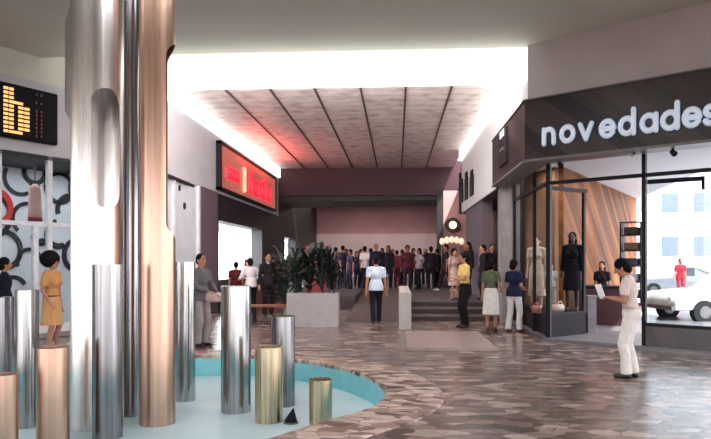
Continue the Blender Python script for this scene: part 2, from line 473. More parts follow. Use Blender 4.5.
# ------------------------------------------------------------------ ceilings, beam, cornice
fr = C0 - U * .0 + NB * .07
mb = MB(); mb.prism([(-24, -10), (18, -10), (18, 2.5), tuple(fr + U * 13), (XR, 13.55), (-12, 13.55), (-12, 16.5), (-24, 16.5)], ZC, ZC + .3)
struct(mb.build('ceiling', M['ceil']))
mb = MB(); mb.box(XL - 3, XR + .1, 14.0, 32.4, ZT, ZT + .2); struct(mb.build('ceiling_corridor', M['tile']))
mb = MB(); mb.box(XL - 4, XR + .1, 12.5, 14.3, ZT + .32, ZT + .5); struct(mb.build('ceiling_void', M['ceil']))
for x in (-4.6, -3.4, -2.2, -.97, .23, 1.44):
    mb = MB(); mb.box(x - .028, x + .028, 14.2, 32.3, ZT - .03, ZT + .01); struct(mb.build('trim_2', M['rail']))
mb = MB(); mb.box(-6.6, XR + .02, 13.57, 13.98, 5.39, ZT + .31)
tag(mb.build('light_box', M['lightbox']), 'long luminous white light box beam across the corridor mouth under the grey ceiling', 'light')
mb = MB(); mb.prism([(XL - .02, 14.0), (XL + .1, 14.0), (XL + .1, 32.3), (XL - .02, 32.3)], 5.79, ZT - .004)
tag(mb.build('light_cornice', M['corn']), 'bright white light strip along the left corridor wall above the red sign', 'light')
mb = MB(); mb.box(XR - .1, XR, 14.0, 27.3, 5.79, ZT - .004)
tag(mb.build('light_cornice', M['corn']), 'bright white light strip along the top of the right corridor wall', 'light')

# ------------------------------------------------------------------ left side: wall A (angled) and wall B
mb = MB(); mb.seg(A0, A1, .5, 3.89, 5.42, 1); mb.box(XL - .6, XL, 16.26, 32.3, 3.89, 5.80)
struct(mb.build('wall_left', M['bandwall']))
mb = MB(); mb.seg(A0 - an * .25, A1 - an * .25, .3, 5.42, ZC + .3, 1); mb.box(XL - .6, XL - .03, 14.0, 32.3, 5.81, ZT + .1)
struct(mb.build('wall_left_upper', M['ceil']))
# shop window of wall A
back = -1.7
bp0, bp1 = A0 + an * back, A1 + an * back
mb = MB(); mb.seg(bp0, bp1 + ad * 3, .1, 0, 3.89, 1); wdp = struct(mb.build('wall_display', M['pattern']))
mb = MB(); mb.prism([A0, A1 + ad * .2, bp1 + ad * 3, bp0], 3.80, 3.88); struct(mb.build('ceiling_display', M['dark']))
mb = MB(); mb.prism([A0, A1, bp1 + ad * .8, bp0], 0.01, .12); struct(mb.build('floor_display', M['shopfloor']))
# ring motif painted on the display back wall
rb_, rr_ = MB(), MB()


def ring(mbk, p, z, R, w, a0=0, a1=360, dz=.02):
    q = Vector(p) + an * dz
    N_ = 28; vs = []; fs = []
    for i in range(N_ + 1):
        t = math.radians(a0 + (a1 - a0) * i / N_)
        for r_ in (R - w / 2, R + w / 2):
            for off in (0, .012):
                b_ = q + ad * (r_ * math.cos(t)) + an * off
                vs.append((b_.x, b_.y, z + r_ * math.sin(t)))
    for i in range(N_):
        k = i * 4; l = k + 4
        fs += [(k, l, l + 2, k + 2), (k + 1, k + 3, l + 3, l + 1), (k, k + 1, l + 1, l), (k + 2, l + 2, l + 3, k + 3)]
    fs += [(0, 2, 3, 1), (N_ * 4, N_ * 4 + 1, N_ * 4 + 3, N_ * 4 + 2)]
    mbk.add(vs, fs)


def bz(py, p): return ZZ(py, depth(p))


for px, py, R, w, a0, a1 in [(59, 188, .36, .11, 0, 360), (27, 219, .36, .09, 20, 230), (20, 178, .38, .09, 150, 300), (34, 172, .26, .11, 170, 370), (2, 250, .42, .12, -80, 90),
                             (29, 262, .3, .09, 0, 200), (42, 249, .22, .08, 0, 360), (58, 234, .3, .14, 100, 300), (12, 292, .34, .1, 30, 260), (40, 236, .2, .1, 180, 360), (70, 210, .35, .12, 0, 200),
                             (160, 184, .5, .14, -90, 90), (163, 228, .5, .13, -90, 100), (186, 182, .12, .1, 0, 360), (183, 210, .1, .09, 0, 360), (166, 265, .4, .1, -60, 120), (78, 255, .4, .12, 0, 360), (84, 190, .4, .12, 0, 360), (-12, 215, .5, .12, 0, 360)]:
    p = on_line(px, bp0, ad); ring(rb_, p, bz(py, p), R, w, a0, a1)
p = on_line(-7, bp0, ad); ring(rr_, p, bz(207, p), .38, .14, -90, 90, .03)
rb_.build('ring_pattern', M['ring'], wdp); rr_.build('red_ring_pattern', M['redpaint'], wdp)
# mullions
mb = MB()
for px in (-40, -2, 49, 90, 130, 164):
    p = on_line(px, A0 - an * .05, ad); w = .05
    mb.seg(p - ad * w, p + ad * w, .1, .12, 3.89)
p = on_line(35, A0 - an * .05, ad); zt = ZZ(224, depth(p))
mb.seg(p - ad * .05, p + ad * .05, .1, .12, zt)
mb.seg(A0 - an * .05, A1 - an * .05, .08, zt - .04, zt + .05); mb.seg(A0 - an * .05, A1 - an * .05, .12, .12, .3)
w1 = struct(mb.build('window_1', M['mullion']))
mb = MB(); mb.seg(A0 - an * .05, A1 - an * .05, .012, .3, 3.87); mb.build('pane', M['glass'], w1)
# garment hanging in the display
p = on_line(35, A0 - an * .7, ad); D_ = depth(p)
g = empty('hanging_dress', v3(p, ZZ(221, D_)), math.atan2(ad.y, ad.x))
tag(g, 'small pink sleeveless dress hanging in the ring patterned shop window at left', 'dress')
h = (221 - 184) / F * D_
mb = MB(); mb.loft([((0, 0, 0), .17, .07), ((0, 0, .3 * h), .16, .06), ((0, 0, .65 * h), .15, .06), ((0, 0, .88 * h), .14, .05), ((0, 0, h), .05, .03)])
mb.build('garment', mat('pink_dress_fabric', (198, 158, 148), .8), g)
mb = MB(); mb.bar((0, 0, h), (0, 0, 3.82 - ZZ(221, D_)), .012); mb.bar((-.13, 0, h * .97), (.13, 0, h * .97), .012); mb.build('hanger', M['black'], g)
mb = MB(); mb.loft([((0, -.01, -.005), .172, .072), ((0, -.01, .1 * h), .168, .07)]); mb.build('hem_band', mat('maroon_hem', (130, 56, 60), .8), g)

# strips right of wall A: white panels and pillar under wall B
mb = MB(); mb.box(XL - .25, XL - .05, 16.3, 19.2, .0, 3.89); struct(mb.build('wall_left_panel', M['pattern']))
for px, wd in ((173, .06), (198, .09)):
    p = on_line(px, (XL - .03, 10), (0, 1)); mb = MB(); mb.box(XL - .1, XL + .03, p.y - wd, p.y + wd, 0, 3.89); struct(mb.build('trim_3', M['mullion']))
for px, py, r in ((186, 206, .1), (181, 188, .08), (166, 240, .3)):
    p = on_line(px, (XL, 10), (0, 1)); mb = MB()
    mb.bar((XL - .055, p.y, ZZ(py, depth(p))), (XL - .03, p.y, ZZ(py, depth(p))), r, seg=20)
    tag(mb.build('wall_disc', M['ring']), {206: 'upper small black disc on white panel beside the pillar', 188: 'topmost tiny black disc on the white panel by the pillar', 240: 'big black disc on the white panel behind the bronze tube'}[py], 'disc')
mb = MB(); mb.box(XL - .5, XL + .06, 19.2, 21.0, 0, 3.89); struct(mb.build('pillar_left', M['mauve']))
# ------------------------------------------------------------------ LED board
p_r = on_line(57.7, A0 + an * .1, ad); p_l = p_r - ad * 2.6
za, zb = ZZ(145.5, depth(p_r)), ZZ(94.4, depth(p_r))
lb = empty('display_board', v3((p_l + p_r) / 2, za), math.atan2(ad.y, ad.x))
tag(lb, 'black bulb message board showing an orange letter on the pale left wall', 'display board')
wd = (p_r - p_l).length
mb = MB(); mb.box(-wd / 2, wd / 2, -.02, .12, 0, zb - za); mb.build('board', M['ledboard'], lb, bevel=.03)
# lamp grid: columns along x, 10 rows
lit, dim = MB(), MB()
rows = 11; hh = zb - za


def dot(k, x, r, w=.055): # stubby lamp
    z = hh - .12 - r * (hh - .24) / (rows - 1)
    k.box(x - w / 2, x + w / 2, -.045, -.018, z - .024, z + .024)


xr = lambda px: (on_line(px, A0 + an * .12, ad) - (p_l + p_r) / 2).dot(ad)
c1, c2 = xr(5.5), xr(11); d1, d2 = xr(20.5), xr(26.5)
for r in range(rows):
    for x in (c1, c2):
        dot(lit, x, r, .085)
    if 4 <= r <= 9:
        for x in (d1, d2): dot(lit, x, r, .10)
    for x in (xr(36), xr(41)):
        if r % 2 == 0 or r > 4: dot(dim, x, r, .03)
    for x in (xr(-6), xr(-12)):
        if r in (0, 3, 9, 10): dot(lit, x, r, .07)
for x in (xr(14), xr(17.5)):
    dot(lit, x, 3, .06); dot(lit, x, 10, .06)
dot(lit, d1, 10, .06); dot(lit, xr(21), 3, .06)
lit.build('lit_bulbs', M['led'], lb)['kind'] = 'stuff'
dim.build('unlit_bulbs', M['leddim'], lb)['kind'] = 'stuff'

# ------------------------------------------------------------------ red backlit sign on wall B
pa, pb = on_line(219.5, (XL + .12, 10), (0, 1)), on_line(275.5, (XL + .12, 10), (0, 1))
z0, z1 = 3.99, 5.60
sg = empty('restaurant_sign', (XL, pa.y, z0)); tag(sg, 'long red backlit sign in a black frame on the left corridor wall', 'sign')
Ls = pb.y - pa.y
mb = MB(); mb.box(0.02, .12, .06, Ls - .06, .06, z1 - z0 - .06); mb.build('face', M['sign'], sg)
mb = MB()
mb.box(0, .17, 0, .14, 0, z1 - z0); mb.box(0, .17, Ls - .09, Ls, 0, z1 - z0); mb.box(0, .17, 0, Ls, 0, .09); mb.box(0, .17, 0, Ls, z1 - z0 - .1, z1 - z0)
mb.build('frame', M['black'], sg)


def yk(px): return on_line(px, (XL + .13, 10), (0, 1)).y - pa.y


def strokes(mbk, pts, r, T):
    for a, b in zip(pts, pts[1:]): mbk.capsule(T(a), T(b), r, r, 8)


lt = MB(); rnd = random.Random(3)
xs = [226, 229, 232, 235.5, 238.5]
for a, b in zip(xs, xs[1:]):         # first short word, small letters
    ya, yb = yk(a) + .05, yk(b) - .05
    strokes(lt, [(ya, .52), (ya, .86), (yb, .86), (yb, .52), (ya, .69)], .06, lambda q: (.14, q[0], q[1]))
lt.build('red_word', M['neonred'], sg)['label'] = 'glowing red shorter word'; lt = MB()
xs = [248.5, 252, 255.5, 259, 262.5, 266, 270]
for i, (a, b) in enumerate(zip(xs, xs[1:])):
    ya, yb = yk(a) + .07, yk(b) - .07
    hgt = 1.1 if i in (0, 4) else .92
    strokes(lt, [(yb, hgt), (ya, hgt), (ya, .35), (yb, .35)] if i % 2 == 0 else [(ya, .35), (ya, hgt), (yb, hgt), (yb, .35), (ya, .62)], .075, lambda q: (.14, q[0], q[1]))
lt.build('red_word', M['neonred'], sg)['label'] = 'glowing red longer word'
l2 = MB(); yc = yk(243.8)
strokes(l2, [(yc - .12, 1.12), (yc + .1, 1.12)], .05, lambda q: (.14, q[0], q[1])); strokes(l2, [(yc, 1.12), (yc, .32)], .09, lambda q: (.14, q[0], q[1])); strokes(l2, [(yc - .12, .32), (yc + .12, .32)], .05, lambda q: (.14, q[0], q[1]))
l2.build('warm_letter', M['neonwarm'], sg)['label'] = 'pale orange tall letter'

# ------------------------------------------------------------------ bar under the sign
mb = MB()
mb.box(XL - .5, XL - .02, 21.0, 21.4, 0, 3.89); mb.box(XL - .5, XL - .02, 21.4, 28.4, 3.0, 3.89); mb.box(XL - .5, XL - .02, 28.4, 34.2, 0, 3.89); mb.box(XL - .5, XL - .02, 21.4, 28.4, 0, 1.0)
mb.box(XL - .5, XL - .02, 34.2, 38, 2.9, 6.3); mb.box(XL - .5, XL - .02, 32.3, 34.2, 3.89, 6.3); mb.box(XL - .5, XL - .02, 38, 50, 0, 6.3)
struct(mb.build('wall_bar', M['dark']))
mb = MB()
mb.box(XL - 4.2, XL - 4.0, 20, 40, 0, 3.4); mb.box(XL - 4.0, XL - .5, 39.8, 40, 0, 3.4); mb.box(XL - 4, XL - .5, 20, 20.2, 0, 3.4)
struct(mb.build('wall_kitchen', M['kitchen']))
mb = MB(); mb.box(XL - 4.2, XL - .4, 20, 40, 3.4, 3.5); struct(mb.build('ceiling_kitchen', M['shopceil']))
b = empty('bar_counter', (XL + .75, 24.2, 0)); tag(b, 'long dark maroon bar counter below the bright serving window', 'counter')
mb = MB(); mb.box(-.28, .28, -3.0, 3.6, 0, 1.0); mb.build('body', M['darkmaroon'], b)
mb = MB(); mb.box(-.36, .36, -3.08, 3.68, 1.0, 1.07); mb.build('top', M['dark'], b, bevel=.01)
mb = MB(); mb.box(.28, .3, -2.9, 3.5, .12, .86); mb.build('front_panel', M['maroon'], b)

# things on the bar
for i, (dy, dx, h, r, c, lab) in enumerate([(-2.2, 0, .3, .05, (60, 40, 40), 'dark bottle on the bar counter nearest the pillar'), (-1.75, -.1, .26, .06, (90, 30, 34), 'dark red jar on the bar counter beside the dark bottle'),
                                           (-1.35, .05, .34, .045, (40, 50, 44), 'slim green bottle standing on the bar counter'), (-.5, 0, .22, .09, (150, 146, 150), 'grey napkin holder pot on the bar counter by the white shirt')]):
    t = empty('bottle' if h > .25 else 'pot', (XL + .75 + dx, 24.2 + dy, 1.07)); tag(t, lab, 'bottle' if h > .25 else 'pot')
    mm = mat('bar_ware', c, .25)
    mb = MB(); mb.loft([((0, 0, 0), r, r), ((0, 0, h * .6), r, r), ((0, 0, h * .75), r * .45, r * .45), ((0, 0, h), r * .4, r * .4)]); mb.build('body', mm, t)
    mb = MB(); mb.bar((0, 0, h), (0, 0, h + .03), r * .45); mb.build('cap', M['black'], t)

# bench beyond the pool
p = P(277, 17.6)
bn = empty('bench', v3(p, 0), .1); tag(bn, 'low brown wooden bench in front of the bar people', 'bench')
mb = MB(); mb.box(-.75, .75, -.2, .2, .40, .46); mb.build('seat', M['benchwood'], bn, bevel=.01)
for sx in (-.6, .6):
    for sy in (-.14, .14):
        mb = MB(); mb.box(sx - .03, sx + .03, sy - .03, sy + .03, 0, .40); mb.build('leg', M['black'], bn)

# ------------------------------------------------------------------ right side: upper walls, fascia, shop
mb = MB(); mb.box(XR, XR + .3, 13.45, 17.92, 4.92, ZT + .3); mb.box(XR, XR + .3, 17.92, 27.4, 3.62, ZT + .3)
struct(mb.build('wall_right', M['white']))
f0 = C0 + NB * .06 + U * .03
mb = MB(); mb.seg(f0, f0 + U * 15, .3, 4.92, ZC + .3, 1); struct(mb.build('wall_right_upper', M['greywall']))
# fascia
fs = empty('shop_fascia', v3(C0, 3.65)); tag(fs, 'dark brown shop fascia with painted diagonal reflection streaks wrapping the right corner', 'fascia')
loc = lambda q: (q[0] - C0.x, q[1] - C0.y)
e = C0 + U * 14; ei = e + NB * .5
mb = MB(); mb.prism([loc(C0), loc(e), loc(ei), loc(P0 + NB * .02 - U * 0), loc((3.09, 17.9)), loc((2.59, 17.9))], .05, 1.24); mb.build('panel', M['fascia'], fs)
mb = MB(); o_ = .025
c_ = C0 - Vector((o_, 0)) - NB * o_
mb.prism([loc(c_), loc(e - NB * o_), loc(ei), loc(P0), loc((3.09, 17.9)), loc((2.59 - o_, 17.9))], 0, .05); mb.build('lower_trim', M['fasciaedge'], fs)
mb = MB(); mb.prism([loc(c_), loc(e - NB * o_), loc(e + NB * .05), loc(C0 + Vector((.05, .05))), loc((2.64, 17.9)), loc((2.59 - o_, 17.9))], 1.24, 1.265); mb.build('upper_trim', M['fasciaedge'], fs)


# NOVEDADES lettering: each letter a rounded channel letter
def arc(cx, cz, rx, rz, a0, a1, n=14):
    return [(cx + rx * math.cos(math.radians(a0 + (a1 - a0) * i / n)), cz + rz * math.sin(math.radians(a0 + (a1 - a0) * i / n))) for i in range(n + 1)]


H_ = .30; r_ = .15
GL = {'n': [[(-.12, 0), (-.12, .3)], arc(0, .17, .12, .13, 180, 0) + [(.12, 0)]],
      'o': [arc(0, .15, .14, .15, 0, 360)],
      'v': [[(-.13, .3), (0, 0), (.13, .3)]],
      'e': [arc(0, .15, .14, .15, 0, 325) , [(-.13, .15), (.14, .15)]],
      'd': [arc(0, .15, .14, .15, 0, 360), [(.14, 0), (.14, .46)]],
      'a': [arc(0, .15, .14, .15, 0, 360), [(.14, 0), (.14, .3)]],
      's': [arc(0, .225, .11, .085, 20, 270, 10) + arc(0, .07, .12, .075, 90, -160, 10)]}
sgn = empty('shop_sign', v3(C0 + U * 1.6, 3.95), math.atan2(U.y, U.x)); tag(sgn, 'white bubble lettering novedades on the dark brown shop fascia', 'sign')
for ch, px in zip('novedades', (549, 567.5, 586, 607.5, 627, 649, 670, 692, 712)):
    q = on_line(px, C0 - NB * .03, U); x = (q - (C0 + U * 1.6)).dot(U)
    hm, bk = MB(), MB()
    for st in GL[ch]:
        for a, b2 in zip(st, st[1:]):
            hm.capsule((a[0], -.05, a[1] + .02), (b2[0], -.05, b2[1] + .02), .056, .056, 8)
            bk.capsule((a[0], -.02, a[1] + .02), (b2[0], -.02, b2[1] + .02), .066, .066, 8)
    lo = hm.build('letter', M['letterglow'], sgn, fix=False); lo.location = (x, 0, 0); lo.scale = (.84, .8, .92)
    l3 = bk.build('letter_back', M['blue'], lo, fix=False); l3.scale = (1, .5, 1); l3['label'] = 'blue letter edge'
    lo['label'] = 'white letter ' + ch
# small square sign and dark panel on the fascia return
q = on_line(503.5, (2.565, 10), (0, 1))
s_ = empty('corner_sign', (2.585, q.y, ZZ(165, depth(q)))); tag(s_, 'small dark hanging sign with a white square at the fascia corner', 'sign')
hh = (165 - 131) / F * depth(q)
mb = MB(); mb.box(-.06, .0, -.55, .5, 0, hh); mb.build('board', M['black'], s_)
mb = MB(); mb.box(-.075, -.06, -.3, .25, hh * .8, hh * 1.0); mb.build('white_square', M['letters'], s_)
mb = MB(); mb.box(-.075, -.06, -.3, .3, hh * .42, hh * .5); mb.build('stripe', M['alu'], s_)
# black lettering silhouettes on the right wall
q0 = on_line(468, (XR, 10), (0, 1))
k_ = empty('wall_lettering', (XR, q0.y, 0)); tag(k_, 'big black lettering on the white right corridor wall', 'sign')
for px, ya, yb in ((462.5, 203, 179), (467, 200, 172), (472.5, 196, 170)):
    q = on_line(px, (XR, 10), (0, 1)); D_ = depth(q); mb = MB()
    z0, z1 = ZZ(ya, D_), ZZ(yb, D_); y = q.y - q0.y
    mb.box(-.06, 0, y - .45, y + .45, z0, z0 + (z1 - z0) * .8); mb.box(-.06, 0, y - .28, y + .3, z0 + (z1 - z0) * .8, z1)
    mb.build('black_letter', M['black'], k_, bevel=.04)
mb = MB(); mb.prism([(XR - .08, 27.25), (XR - .005, 27.25), (XR - .005, 27.6), (XR - .08, 27.6)], 3.6, 5.3)
tag(mb.build('projecting_panel', M['black']), 'narrow black panel at the far end of the white right corridor wall', 'panel')

# column and lower right wall
q1, q2 = on_line(508, (2.95, 10), (0, 1)), on_line(497, (2.75, 10), (0, 1))
mb = MB(); mb.box(2.78, 3.25, 17.45, 18.1, 0, 3.66); struct(mb.build('column_right', M['column']))
mb = MB(); mb.box(2.75, 3.1, 21.3, 26.2, 0, 3.65); struct(mb.build('wall_right_lower', M['mauve']))
mb = MB(); mb.box(3.9, 4.0, 17.9, 27.42, 0, 3.65); mb.box(4.0, 9, 27.3, 27.42, 0, 3.65); struct(mb.build('wall_right_recess', M['maroon']))
mb = MB(); mb.box(2.7, 4.0, 17.9, 27.3, 3.60, 3.66); struct(mb.build('ceiling_recess', M['mauve']))

# ------------------------------------------------------------------ glass shop
GT = 3.65
GS = P0 + U * 10
q_mid = on_line(643.5, P0, U)       # middle post
tm = (q_mid - P0).dot(U)
Q = W(5.02, 14.12)                  # inner end of the recessed display glazing
mb = MB(); mb.prism([P0 - Vector((.06, .03)), P0 + U * 10 - NB * .06, P0 + U * 10 + NB * 7, (9.5, 25), (4.6, 25), (3.03, 18.1)], .005, .07)
struct(mb.build('floor_shop', M['shopfloor']))
sc_ = [W(4.12, 13.6), W(7.0, 11.1), W(8.2, 13.5), W(10.6, 24.6), W(4.3, 19.6)]
mb = MB(); mb.prism(sc_, 3.95, 4.05); struct(mb.build('ceiling_shop', M['shopceil']))
wa, wb = W(5.0, 16.0), W(10.3, 24.15)
mb = MB(); mb.seg(wa, wb, .12, .07, 3.95, -1); struct(mb.build('wall_shop_wood', M['wood']))
mb = MB(); mb.seg(wa, W(4.25, 19.0), .1, .07, 3.95, 1); struct(mb.build('wall_shop_peach', M['peach']))
# frames
mb = MB()
mb.seg(P0 - U * .03, P0 + U * .06, .09, .0, GT, 1)
mb.seg(q_mid - U * .035, q_mid + U * .035, .1, .0, GT, 1)
mb.seg(P0, P0 + U * 9, .07, 3.22, 3.29, 1)
for yy in (14.9, 16.3, 17.4): mb.box(3.06, 3.13, yy - .03, yy + .03, .07, GT)
mb.box(3.06, 3.13, 13.62, 17.45, 3.22, 3.28)
mb.seg(q_mid, P0 + U * 9, .1, .44, .50, 1)
w2 = struct(mb.build('window_2', M['black']))
mb = MB(); mb.seg(q_mid + U * .03, P0 + U * 9, .012, .5, 3.22, 1); mb.build('pane', M['glass'], w2)
mb = MB(); mb.seg(P0 + U * .06, P0 + U * 9, .012, 3.29, GT, 1); mb.build('transom_pane', M['glass'], w2)
mb = MB(); mb.box(3.09, 3.1, 13.7, 17.4, .5, GT); mb.build('side_pane', M['glass'], w2)
# recessed display glazing
mb = MB(); dd = (Q - P0).normalized()
mb.seg(P0 + dd * .03, Q, .05, 3.12, 3.2); mb.seg(Q - dd * .13, Q - dd * .07, .06, .55, 3.2); mb.seg(P0 + dd * .03, Q, .05, .53, .57)
w3 = struct(mb.build('window_3', M['black']))
mb = MB(); mb.seg(P0 + dd * .05, Q - dd * .1, .01, .57, 3.12); mb.build('pane', M['glass2'], w3)
# display plinth
pl = [P0 + Vector((.06, .02)) , Q + Vector((-.02, .0)), Q + Vector((-.1, 1.2)), Vector((3.15, 17.3)), Vector((3.15, 13.75))]
mb = MB(); mb.prism([tuple(x_) for x_ in pl], .07, .53)
tag(mb.build('display_plinth', M['darkplinth']), 'black display plinth behind the corner shop glass under the mannequins', 'plinth')
# sill panel under the right window
mb = MB(); mb.seg(q_mid + U * .04, P0 + U * 9, .12, .0, .44, 1); struct(mb.build('wall_sill', M['panel']))
mb = MB(); mb.prism([P0 - Vector((.1, .05)), P0 + U * 9 - NB * .1, P0 + U * 9 - NB * .02, P0], .0, .05); struct(mb.build('trim_4', M['alu']))
mb = MB(); mb.box(2.98, 3.07, 13.6, 17.5, 0, .05); struct(mb.build('trim_5', M['alu']))
# open glass door leaf by the middle post
dl = empty('door_leaf', v3(q_mid + U * .05 + NB * .06, .07), math.atan2(U.y, U.x) + .10); tag(dl, 'framed glass door leaf standing open beside the middle post', 'door')
mb = MB(); mb.box(0, .95, 0, .05, 3.02, 3.1); mb.build('top_rail', M['black'], dl)
mb = MB(); mb.box(.9, .95, 0, .05, 2.86, 3.02); mb.build('hinge_stile', M['black'], dl)
mb = MB(); mb.box(0.02, .93, .02, .03, .42, 3.02); mb.build('pane', M['glass'], dl)
# spot lamps under the fascia
for px, col, lab in ((634, 'letters', 'small white spotlight under the fascia by the middle post'), (673, 'black', 'small black spotlight under the fascia over the right window'), (560, 'black', 'small black spotlight under the fascia near the shop corner')):
    q = on_line(px, P0 - NB * .25, U)
    s = empty('spotlight', v3(q, 3.65)); tag(s, lab, 'spotlight')
    mb = MB(); mb.bar((0, 0, 0), (0, 0, -.05), .02); mb.build('stem', M['black'], s)
    mb = MB(); mb.bar((0, .05, -.05), (0, -.06, -.1), .04, .055, seg=14); mb.build('lamp_head', M[col], s)

# grey pedestal and clothing rail in the shop
p = W(5.2, 14.35)
t = empty('pedestal', v3(p, .07)); tag(t, 'narrow grey pedestal at the inner end of the black display plinth', 'pedestal')
mb = MB(); mb.box(-.09, .09, -.09, .09, 0, .78); mb.build('shaft', M['column'], t); mb = MB(); mb.box(-.12, .12, -.12, .12, .78, .82); mb.build('top', M['column'], t, bevel=.01)
p = W(6.25, 16.2)
ct = empty('shop_counter', v3(p, .07), -.5); tag(ct, 'dark shop counter with maroon front behind the man in white', 'counter')
mb = MB(); mb.box(-.6, .6, -.3, .3, 0, .9); mb.build('body', M['darkmaroon'], ct); mb = MB(); mb.box(-.65, .65, -.34, .34, .9, .96); mb.build('top', M['black'], ct, bevel=.01)
# dark wall shelf unit near the middle post
p = W(8.05, 18.9)
sh = empty('shelf_unit', v3(p, .07), -.6); tag(sh, 'dark shelf unit against the wood wall beside the middle post', 'shelf')
for sx in (-.28, .28):
    mb = MB(); mb.box(sx - .02, sx + .02, -.2, .2, 0, 2.7); mb.build('side_panel', M['black'], sh)
for z in (.5, .95, 1.4, 1.85, 2.3, 2.68):
    mb = MB(); mb.box(-.26, .26, -.2, .2, z, z + .03); mb.build('shelf', M['black'], sh)
for i, z in enumerate((.53, .98, 1.43, 1.88, 2.33)):
    f = empty('folded_cloth', v3(p, .073 + z), -.6); tag(f, ('maroon', 'grey', 'navy', 'brown', 'black')[i] + ' folded cloth stack on the dark shelf unit', 'cloth')
    mb = MB(); mb.box(-.2, .2, -.15, .15, 0, .22); mb.build('cloth', mat('shelf_cloth', [(90, 34, 40), (110, 108, 112), (36, 40, 64), (84, 62, 50), (30, 28, 32)][i], .9), f, bevel=.03)
# display goods on the plinth
for i, (X, D, c, r, lab) in enumerate([(4.3, 14.2, (196, 160, 140), .13, 'tan handbag on the black plinth by the glazing'), (4.55, 14.45, (220, 206, 196), .12, 'cream handbag on the black plinth beside the tan one'),
                                      (4.1, 14.9, (110, 60, 50), .14, 'brown handbag on the black plinth near the dark dressed mannequin'), (3.9, 14.0, (150, 90, 80), .12, 'rust handbag on the black plinth at the glass corner')]):
    p = W(X, D); t = empty('handbag', v3(p, .53), i * .7); tag(t, lab, 'handbag')
    mm = mat('bag_leather', c, .5)
    mb = MB(); mb.loft([((0, 0, 0), r, r * .5), ((0, 0, r * .8), r * 1.05, r * .55), ((0, 0, r * 1.3), r * .85, r * .3), ((0, 0, r * 1.35), r * .3, r * .1)]); mb.build('body', mm, t)
    mb = MB()
    ar = [(r * .6 * math.cos(a * PI / 8), 0, r * 1.25 + r * .6 * math.sin(a * PI / 8)) for a in range(9)]
    for a, b2 in zip(ar, ar[1:]): mb.capsule(a, b2, .012, .012, 6)
    mb.build('handle', mm, t)
# ------------------------------------------------------------------ street reflected in the right window, built as objects beyond the glass
mb = MB(); mb.prism([tuple(W(8.5, 15.2)), tuple(W(40, 13)), tuple(W(44, 60)), tuple(W(11.0, 46)), tuple(W(10.8, 24.8))], -.06, .0); struct(mb.build('ground_street', M['asphalt']))
bo = W(17.5, 34)
bd = empty('building', v3(bo, 0), math.atan2(-.25, 1) ); tag(bd, 'pale office building across the street as a built reflection in the right shop window', 'building')
mb = MB(); mb.box(-7, 14, 0, 6, 0, 12); mb.build('wall', M['facade'], bd)
for k in range(12):
    for zz in (1.9, 4.2):
        x = -6 + k * 1.55
        mb = MB(); mb.box(x, x + .8, -.03, .02, zz, zz + 1.0); mb.build('window', M['extwin'], bd)
mb = MB(); mb.box(-7, 14, -.12, 0, 3.3, 3.45); mb.build('ledge', M['white'], bd)


def car(loc_, rz, m, lab, nm='car'):
    c = empty(nm, loc_, rz); tag(c, lab, 'car')
    prof = [(-2.1, .35), (-2.12, .62), (-2.0, .78), (-1.2, .86), (-.62, .9), (-.1, 1.34), (.25, 1.4), (1.0, 1.38), (1.5, .98), (2.0, .9), (2.1, .6), (2.08, .35)]
    mb = MB(); n_ = len(prof); vs = []
    for yy, ins in ((-.82, 0), (.82, 0)):
        for x, z in prof:
            k = 1 - (.16 if z > 1.0 else 0)
            vs.append((x, yy * k, z))
    mb.add(vs, [tuple(range(n_)), tuple(range(n_, 2 * n_))[::-1]] + [(i, (i + 1) % n_, n_ + (i + 1) % n_, n_ + i) for i in range(n_)])
    mb.build('body', m, c, bevel=.06)
    for sx in (-1.32, 1.32):
        for sy in (-.78, .78):
            mb = MB(); mb.bar((sx, sy - .1, .31), (sx, sy + .1, .31), .31, seg=20); wh = mb.build('wheel', M['rubber'], c)
            mb = MB(); mb.bar((sx, sy - .11, .31), (sx, sy + .11, .31), .16, seg=16); mb.build('hubcap', M['alu'], wh)
    for s in (-1, 1):
        mb = MB(); mb.add([(-.5, s * .79, .95), (.35, s * .79, .95), (.35, s * .705, 1.32), (-.12, s * .705, 1.32), (-.5, s * .75, .95), (.35, s * .75, .95), (.35, s * .66, 1.32), (-.12, s * .66, 1.32)],
                          [(0, 1, 2, 3), (4, 7, 6, 5), (0, 4, 5, 1), (1, 5, 6, 2), (2, 6, 7, 3), (3, 7, 4, 0)]); mb.build('side_window', M['carglass'], c)
    for s in (-.6, .6):
        mb = MB(); mb.bar((-2.13, s, .6), (-2.08, s, .6), .1, seg=14); mb.build('headlamp', M['letters'], c)
    mb = MB(); mb.box(-2.2, -2.08, -.8, .8, .36, .46); mb.build('bumper', M['alu'], c)
    return c


car(v3(W(10.3, 17.9), 0), math.radians(10), M['carwhite'], 'white car, a reflection built close outside the right shop window')
car(v3(W(15.2, 30), 0), math.radians(-20), M['cargrey'], 'grey car, a reflection built further off by the pale building')

